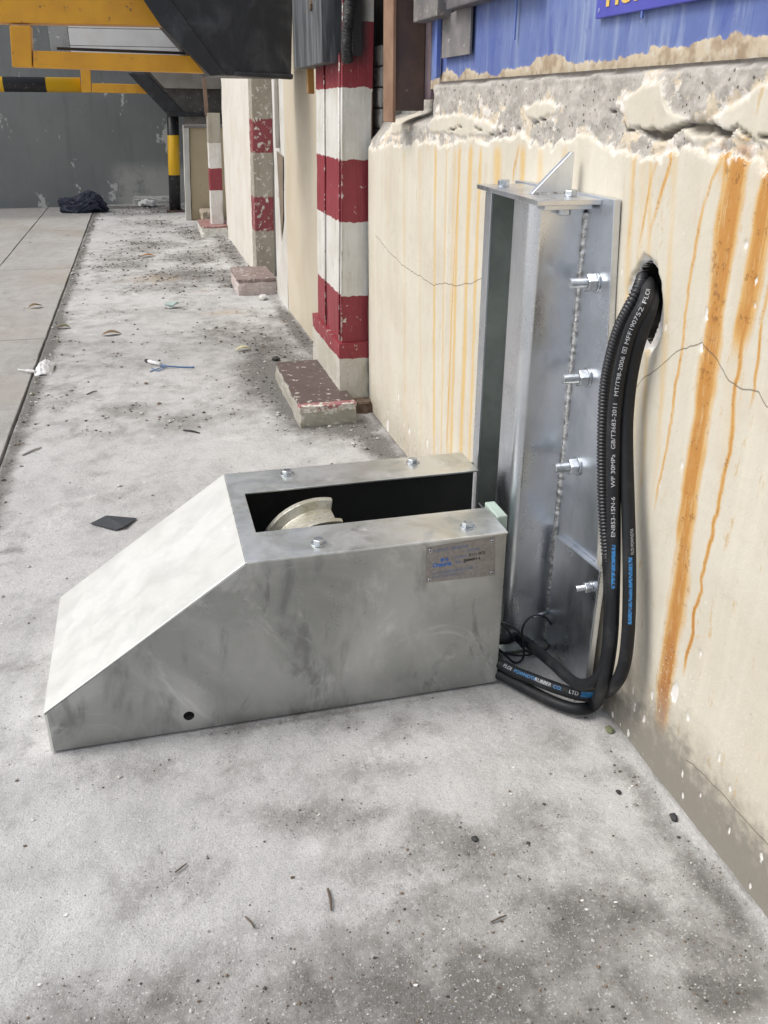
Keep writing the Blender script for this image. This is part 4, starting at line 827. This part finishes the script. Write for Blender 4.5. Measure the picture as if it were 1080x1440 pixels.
# ================================================================== LITTER
_onZ = onZ
def onZ(x, y, z=0.):
    p = _onZ(x, y, z); return p+np.array([0, 0, gh(p[0], p[1])])
def ragged(cx, cy, r, n=9, asp=1., rot=0., z=.004, curl=.004):
    P = []
    for k in range(n):
        a = 2*math.pi*k/n; q = r*random.uniform(.7, 1.1); x, y = q*math.cos(a), q*math.sin(a)*asp; P.append((cx+x*math.cos(rot)-y*math.sin(rot), cy+x*math.sin(rot)+y*math.cos(rot), gh(cx, cy)+z+random.random()*curl))
    return P
def leaf(px_, py_, L, rot, label, m):
    c = onZ(px_, py_); mb = MB(); n = 9; vs = []
    for i in range(n+1):
        u = i/n; w_ = L*.24*math.sin(math.pi*u)**.8; zc_ = .004+.012*math.sin(math.pi*u)
        for k, s_ in enumerate((-1, -.4, 0, .4, 1)):
            x, y = (u-.5)*L, w_*s_; vs.append((c[0]+x*math.cos(rot)-y*math.sin(rot), c[1]+x*math.sin(rot)+y*math.cos(rot), c[2]+zc_+.006*abs(s_)*w_/L*6+.001*random.random()))
    fs = [(i*5+k, i*5+k+1, i*5+k+6, i*5+k+5) for i in range(n) for k in range(4)]; mb.add(vs, fs, True)
    o = build('fallen_leaf', mb, m, None, label=label, cat='leaf', group='fallen leaves on the floor'); sm = o.modifiers.new('solid', 'SOLIDIFY'); sm.thickness = .0008; return o
lb = flat('dry_brown_leaf', (.19, .12, .055), .7); lo = flat('olive_leaf', (.17, .15, .07), .7); lp = flat('pale_yellow_leaf', (.60, .57, .33), .7); lor = flat('orange_leaf', (.36, .17, .06), .7)
leaf(157, 472, .12, .1, 'curled brown dry leaf on the floor, between the white litter and the blue string', lb)
leaf(89, 462, .09, -.1, 'olive brown dry leaf beside the slab joint, left of the curled brown leaf', lo)
leaf(342, 493, .09, .1, 'pale yellow leaf on the floor nearest the banded pillar', lp)
leaf(208, 361, .14, 0, 'orange brown leaf on the floor in front of the far end', lor)
leaf(50, 433, .10, .5, 'dark dry leaf on the slab at the left edge', lb)
def scrap(name, px_, py_, r, asp, rot, m, label, cat, th=.002, n=9, curl=.006, seed=1):
    random.seed(seed); c = onZ(px_, py_); P = ragged(c[0], c[1], r, n, asp, rot, .006, curl); mb = MB(); mb.prism(P, (0, 0, th)); return build(name, mb, m, None, label=label, cat=cat)
blk_pl = flat('black_plastic_film', (.045, .05, .055), .35)
cs = [onZ(*p) for p in [(127,738),(150,729),(193,731),(176,745),(163,748)]]
mb = MB(); mb.prism([(p[0], p[1], p[2]+.004+.006*(i % 2)) for i, p in enumerate(cs)], (0, 0, .0015)); build('plastic_scrap', mb, blk_pl, None, label='flat dark grey plastic scrap on the floor behind the sloping sheet', cat='scrap')
wt_ = flat('white_tissue', (.80, .80, .79), .8)
random.seed(5)
c = onZ(64, 520); mb = MB(); vs = []; n = 14
for i in range(n):
    for j in range(n):
        u, v_ = i/(n-1)-.5, j/(n-1)-.5; rr0 = .055; k = max(0, 1-(u*u+v_*v_)*3.2)
        vs.append((c[0]+u*2*rr0*.8+random.uniform(-.004, .004), c[1]+v_*2*rr0*2.2+random.uniform(-.006, .006), c[2]+.002+.05*k*random.uniform(.5, 1)))
mb.add(vs, [(i*n+j, i*n+j+1, (i+1)*n+j+1, (i+1)*n+j) for i in range(n-1) for j in range(n-1)], True)
lt = build('crumpled_tissue', mb, wt_, None, label='crumpled white paper litter on the slab joint at the left edge', cat='litter')
sol = lt.modifiers.new('solid', 'SOLIDIFY'); sol.thickness = .001
P = [onZ(25, 520, .008), onZ(38, 522, .012), onZ(50, 523, .012)]; build('twist', MB().sweep(catmull(P, 6), [.003]*6+[.008]*7, 8), wt_, lt)
bs = thing('blue_string', tuple(onZ(228, 515)), 'frayed blue string with a white tip lying on the open floor', 'string')
blue_s = flat('blue_cord', (.14, .24, .42), .7)
build('cord', MB().sweep(catmull([onZ(222, 511, .006), onZ(233, 515, .012), onZ(250, 516, .006), onZ(273, 517, .005)], 8), .0045, 8), blue_s, bs)
build('frayed_end', MB().sweep(catmull([onZ(233, 515, .008), onZ(222, 519, .006), onZ(211, 523, .005)], 6), .003, 8).sweep(catmull([onZ(233, 514, .008), onZ(224, 522, .006), onZ(213, 518, .005)], 6), .0025, 8), blue_s, bs)
build('white_tip', MB().sweep([onZ(209, 508, .010), onZ(226, 513, .012)], .0095, 10), wt_, bs); build('black_cap', MB().sweep([onZ(205, 507, .009), onZ(208.5, 508, .010)], .0095, 10), blk_pl, bs)
# dark plastic bag by the far wall
c = onZ(120, 298); bm = bmesh.new(); bmesh.ops.create_icosphere(bm, subdivisions=4, radius=1)
for v in bm.verts:
    a, b, z_ = v.co; k = 1+.7*(fbm(np.array(a*2+5), np.array(b*2+z_*3), 1.7, 4, 9)-.5); v.co = (c[0]+a*.30*k, c[1]+b*.18*k, max(0, .08+z_*.15*k+.04*math.sin(a*4)))
me = bpy.data.meshes.new('plastic_bag'); bm.to_mesh(me); bm.free()
t = NT('navy_plastic'); n_ = t.noise(9, 5, .7, dist=1); build('plastic_bag', me, t.done(t.mix(t.step(.5, .8, n_), (.022, .028, .055), (.05, .06, .10)), .35, 0, t.bump(n_, 1., .06)), None, label='crumpled dark navy plastic bag against the far grey wall', cat='bag')
random.seed(11)
scrap('paper_scrap', 243, 433, .05, .7, .4, flat('pale_teal_scrap', (.42, .52, .50)), 'small pale teal crumpled scrap on the mid floor', 'scrap', .012, 10, .03, 3)
scrap('broken_bag', 208, 291, .14, .8, 0, wt_, 'crumpled clear-white plastic scrap beside the striped post foot', 'scrap', .05, 11, .05, 4)
twm = flat('dry_twig', (.13, .10, .075), .8); twg = flat('grey_twig', (.45, .43, .40), .8); dark = flat('dark_twig', (.05, .045, .04), .8)
for (a, b, m, lbl) in [((258,605),(281,609),dark,'short dark twig on the floor above the sloping sheet'), ((31,639),(58,628),twg,'pale straight stick near the slab joint at the left'), ((122,555),(137,550),twm,'brown twig left of the blue string'), ((345,1288),(358,1304),twm,'short thin twig on the front dirt patch, lower left of the dark crumbs'), ((461,1250),(466,1280),twm,'upright-looking thin twig in the middle of the front dirt patch'), ((690,1297),(712,1288),twm,'small twig at the right part of the front dirt patch'), ((246,1225),(262,1213),twm,'small twig on the pale floor in front of the housing corner')]:
    P = [onZ(*a, .004), onZ((a[0]+b[0])/2+1, (a[1]+b[1])/2-1, .006), onZ(*b, .004)]; L_ = np.linalg.norm(P[2]-P[0]); build('twig', MB().sweep(P, [L_*.035+.0006, L_*.04+.0006, L_*.02+.0005], 6), m, None, label=lbl, cat='twig')
def rock(c, r, seed=0, fl=.6):
    st = random.Random(seed); v = [(1,0,0),(-1,0,0),(0,1,0),(0,-1,0),(0,0,1),(0,0,-1)]; vs = [(c[0]+a*r*st.uniform(.7,1.2), c[1]+b*r*st.uniform(.6,1.2), c[2]+d_*r*fl*st.uniform(.7,1.1)) for a, b, d_ in v]
    return vs, [(0,2,4),(2,1,4),(1,3,4),(3,0,4),(2,0,5),(1,2,5),(3,1,5),(0,3,5)]
def stone(px_, py_, r, m, label, seed):
    c = onZ(px_, py_); bm = bmesh.new(); bmesh.ops.create_icosphere(bm, subdivisions=2, radius=1)
    for v in bm.verts:
        a, b, z_ = v.co; k = 1+.8*(fbm(np.array(a+seed), np.array(b+z_), 1.9, 2, seed)-.5); v.co = (c[0]+a*r*k, c[1]+b*r*1.3*k, c[2]+r*.5+z_*r*.7*k)
    me = bpy.data.meshes.new('stone'); bm.to_mesh(me); bm.free(); build('stone', me, m, None, label=label, cat='stone')
cl = flat('coal_dark_stone', (.04, .04, .042), .7); ps = flat('pale_stone', (.6, .59, .56), .8); gs = flat('greenish_stone', (.2, .22, .12), .8)
stone(947, 1151, .0075, cl, 'dark pebble on the floor close to the near wall foot, larger of two', 3)
stone(870, 1113, .005, cl, 'small dark pebble on the pale floor right of centre, before the wall corner', 4)
stone(857, 1028, .009, gs, 'mossy greenish pebble below the hose loop at the wall foot', 5)
stone(370, 421, .03, ps, 'pale stone chip beside the second kick block', 6)
stone(388, 507, .02, cl, 'dark crumb at the rear corner of the nearest kick block', 7)
stone(668, 1180, .006, cl, 'black grit lump on the right part of the front dirt patch', 8)
# grit: nobody could count it
random.seed(21); gr = np.random.default_rng(21)
def grit(n, name, mats, size, region, thr, seed, label_kind='stuff', pick=None):
    vs, fs, mi = [], [], []; cnt = 0; g_ = np.random.default_rng(seed)
    X = g_.uniform(region[0], region[1], n*6); Yr = region[2]*(region[3]/region[2])**g_.random(n*6); dd = dirt_shade_field(X, Yr)
    ok = (g_.random(len(X)) < np.clip((dd-thr)*2.2, .03, 1)) & ~((X > -.32) & (X < .72) & (Yr > 1.58) & (Yr < 2.1)) & ~((X > .74) & (Yr > 1.68) & (Yr < 2.13)) & ~((X > .53) & (Yr > 3.5) & (Yr < 4.5))
    X, Yr = X[ok][:n], Yr[ok][:n]
    for x, y in zip(X, Yr):
        r = size*g_.lognormal(0, .5)*(.6+.4*y); r = min(r, .012); v, f = rock((x, y, gh(x, y)+r*.3), r, int(g_.integers(1 << 30))); o = len(vs); vs += v; fs += [tuple(i+o for i in q_) for q_ in f]; mi += [int(g_.integers(len(mats)))]*8
    me = bpy.data.meshes.new(name); me.from_pydata(vs, [], fs); 
    for m in mats: me.materials.append(m)
    me.polygons.foreach_set('material_index', mi); me.update(); o = bpy.data.objects.new(name, me); C.objects.link(o); o['kind'] = 'stuff'; o['label'] = label_kind; return o
g1 = flat('grit_grey', (.30, .29, .27), .9); g2 = flat('grit_dark', (.07, .065, .06), .9); g3 = flat('grit_pale', (.55, .54, .51), .9); g4 = flat('grit_brown', (.2, .15, .11), .9)
o = grit(9000, 'fine_grit', [g1, g1, g2, g3, g4], .0011, (-.75, .89, .62, 2.0), .15, 31, 'fine grey grit scattered over the front dirt patches'); o['category'] = 'grit'
o = grit(3200, 'yard_grit', [g1, g2, g3, g4], .0018, (-.62, .88, 2.1, 13.), .2, 32, 'scattered grit and crumbs on the yard floor beyond the housing'); o['category'] = 'grit'


# loose flakes and crumbs: paint chips, paper bits, bark
def flakes(n, name, mats, region, seed, label, smin, smax):
    g_ = np.random.default_rng(seed); me = bpy.data.meshes.new(name); vs, fs, mi = [], [], []
    while len(vs)//5 < n:
        x = g_.uniform(region[0], region[1]); y = region[2]*(region[3]/region[2])**g_.random()
        if (-.33 < x < .73 and 1.55 < y < 2.12) or (x > .73 and 1.6 < y < 2.15): continue
        if g_.random() > .12+1.3*max(0, float(dirt_shade_field(np.array(x), np.array(y)))): continue
        r = g_.uniform(smin, smax)*(.5+.35*y); a0 = g_.uniform(0, 6.3); z = gh(x, y)+.001; o = len(vs)
        for k in range(5):
            a = a0+k*1.2566; q_ = r*g_.uniform(.5, 1.1); vs.append((x+q_*math.cos(a), y+.7*q_*math.sin(a), z+g_.uniform(.0005, .35)*r*.6))
        fs.append((o, o+1, o+2, o+3, o+4)); mi.append(int(g_.integers(len(mats))))
    me.from_pydata(vs, [], fs)
    for m in mats: me.materials.append(m)
    me.polygons.foreach_set('material_index', mi); me.update(); o = bpy.data.objects.new(name, me); C.objects.link(o)
    sm = o.modifiers.new('solid', 'SOLIDIFY'); sm.thickness = .0006; o['kind'] = 'stuff'; o['label'] = label; o['category'] = 'debris'
fw1 = flat('white_chip', (.75, .74, .71), .8); fb1 = flat('bark_brown', (.12, .085, .06), .85); fk1 = flat('soot_chip', (.04, .038, .036), .8); fg1 = flat('grey_chip', (.36, .35, .33), .9)
flakes(420, 'plaster_flakes', [fw1, fw1, fg1, fb1], (-.62, .88, .65, 12.8), 51, 'small white and brown flakes strewn over the floor', .0015, .0055)
flakes(150, 'dark_crumbs', [fk1, fb1, fk1], (-1.8, .88, .65, 12.8), 52, 'small dark crumbs strewn over the floor and slabs', .0015, .006)
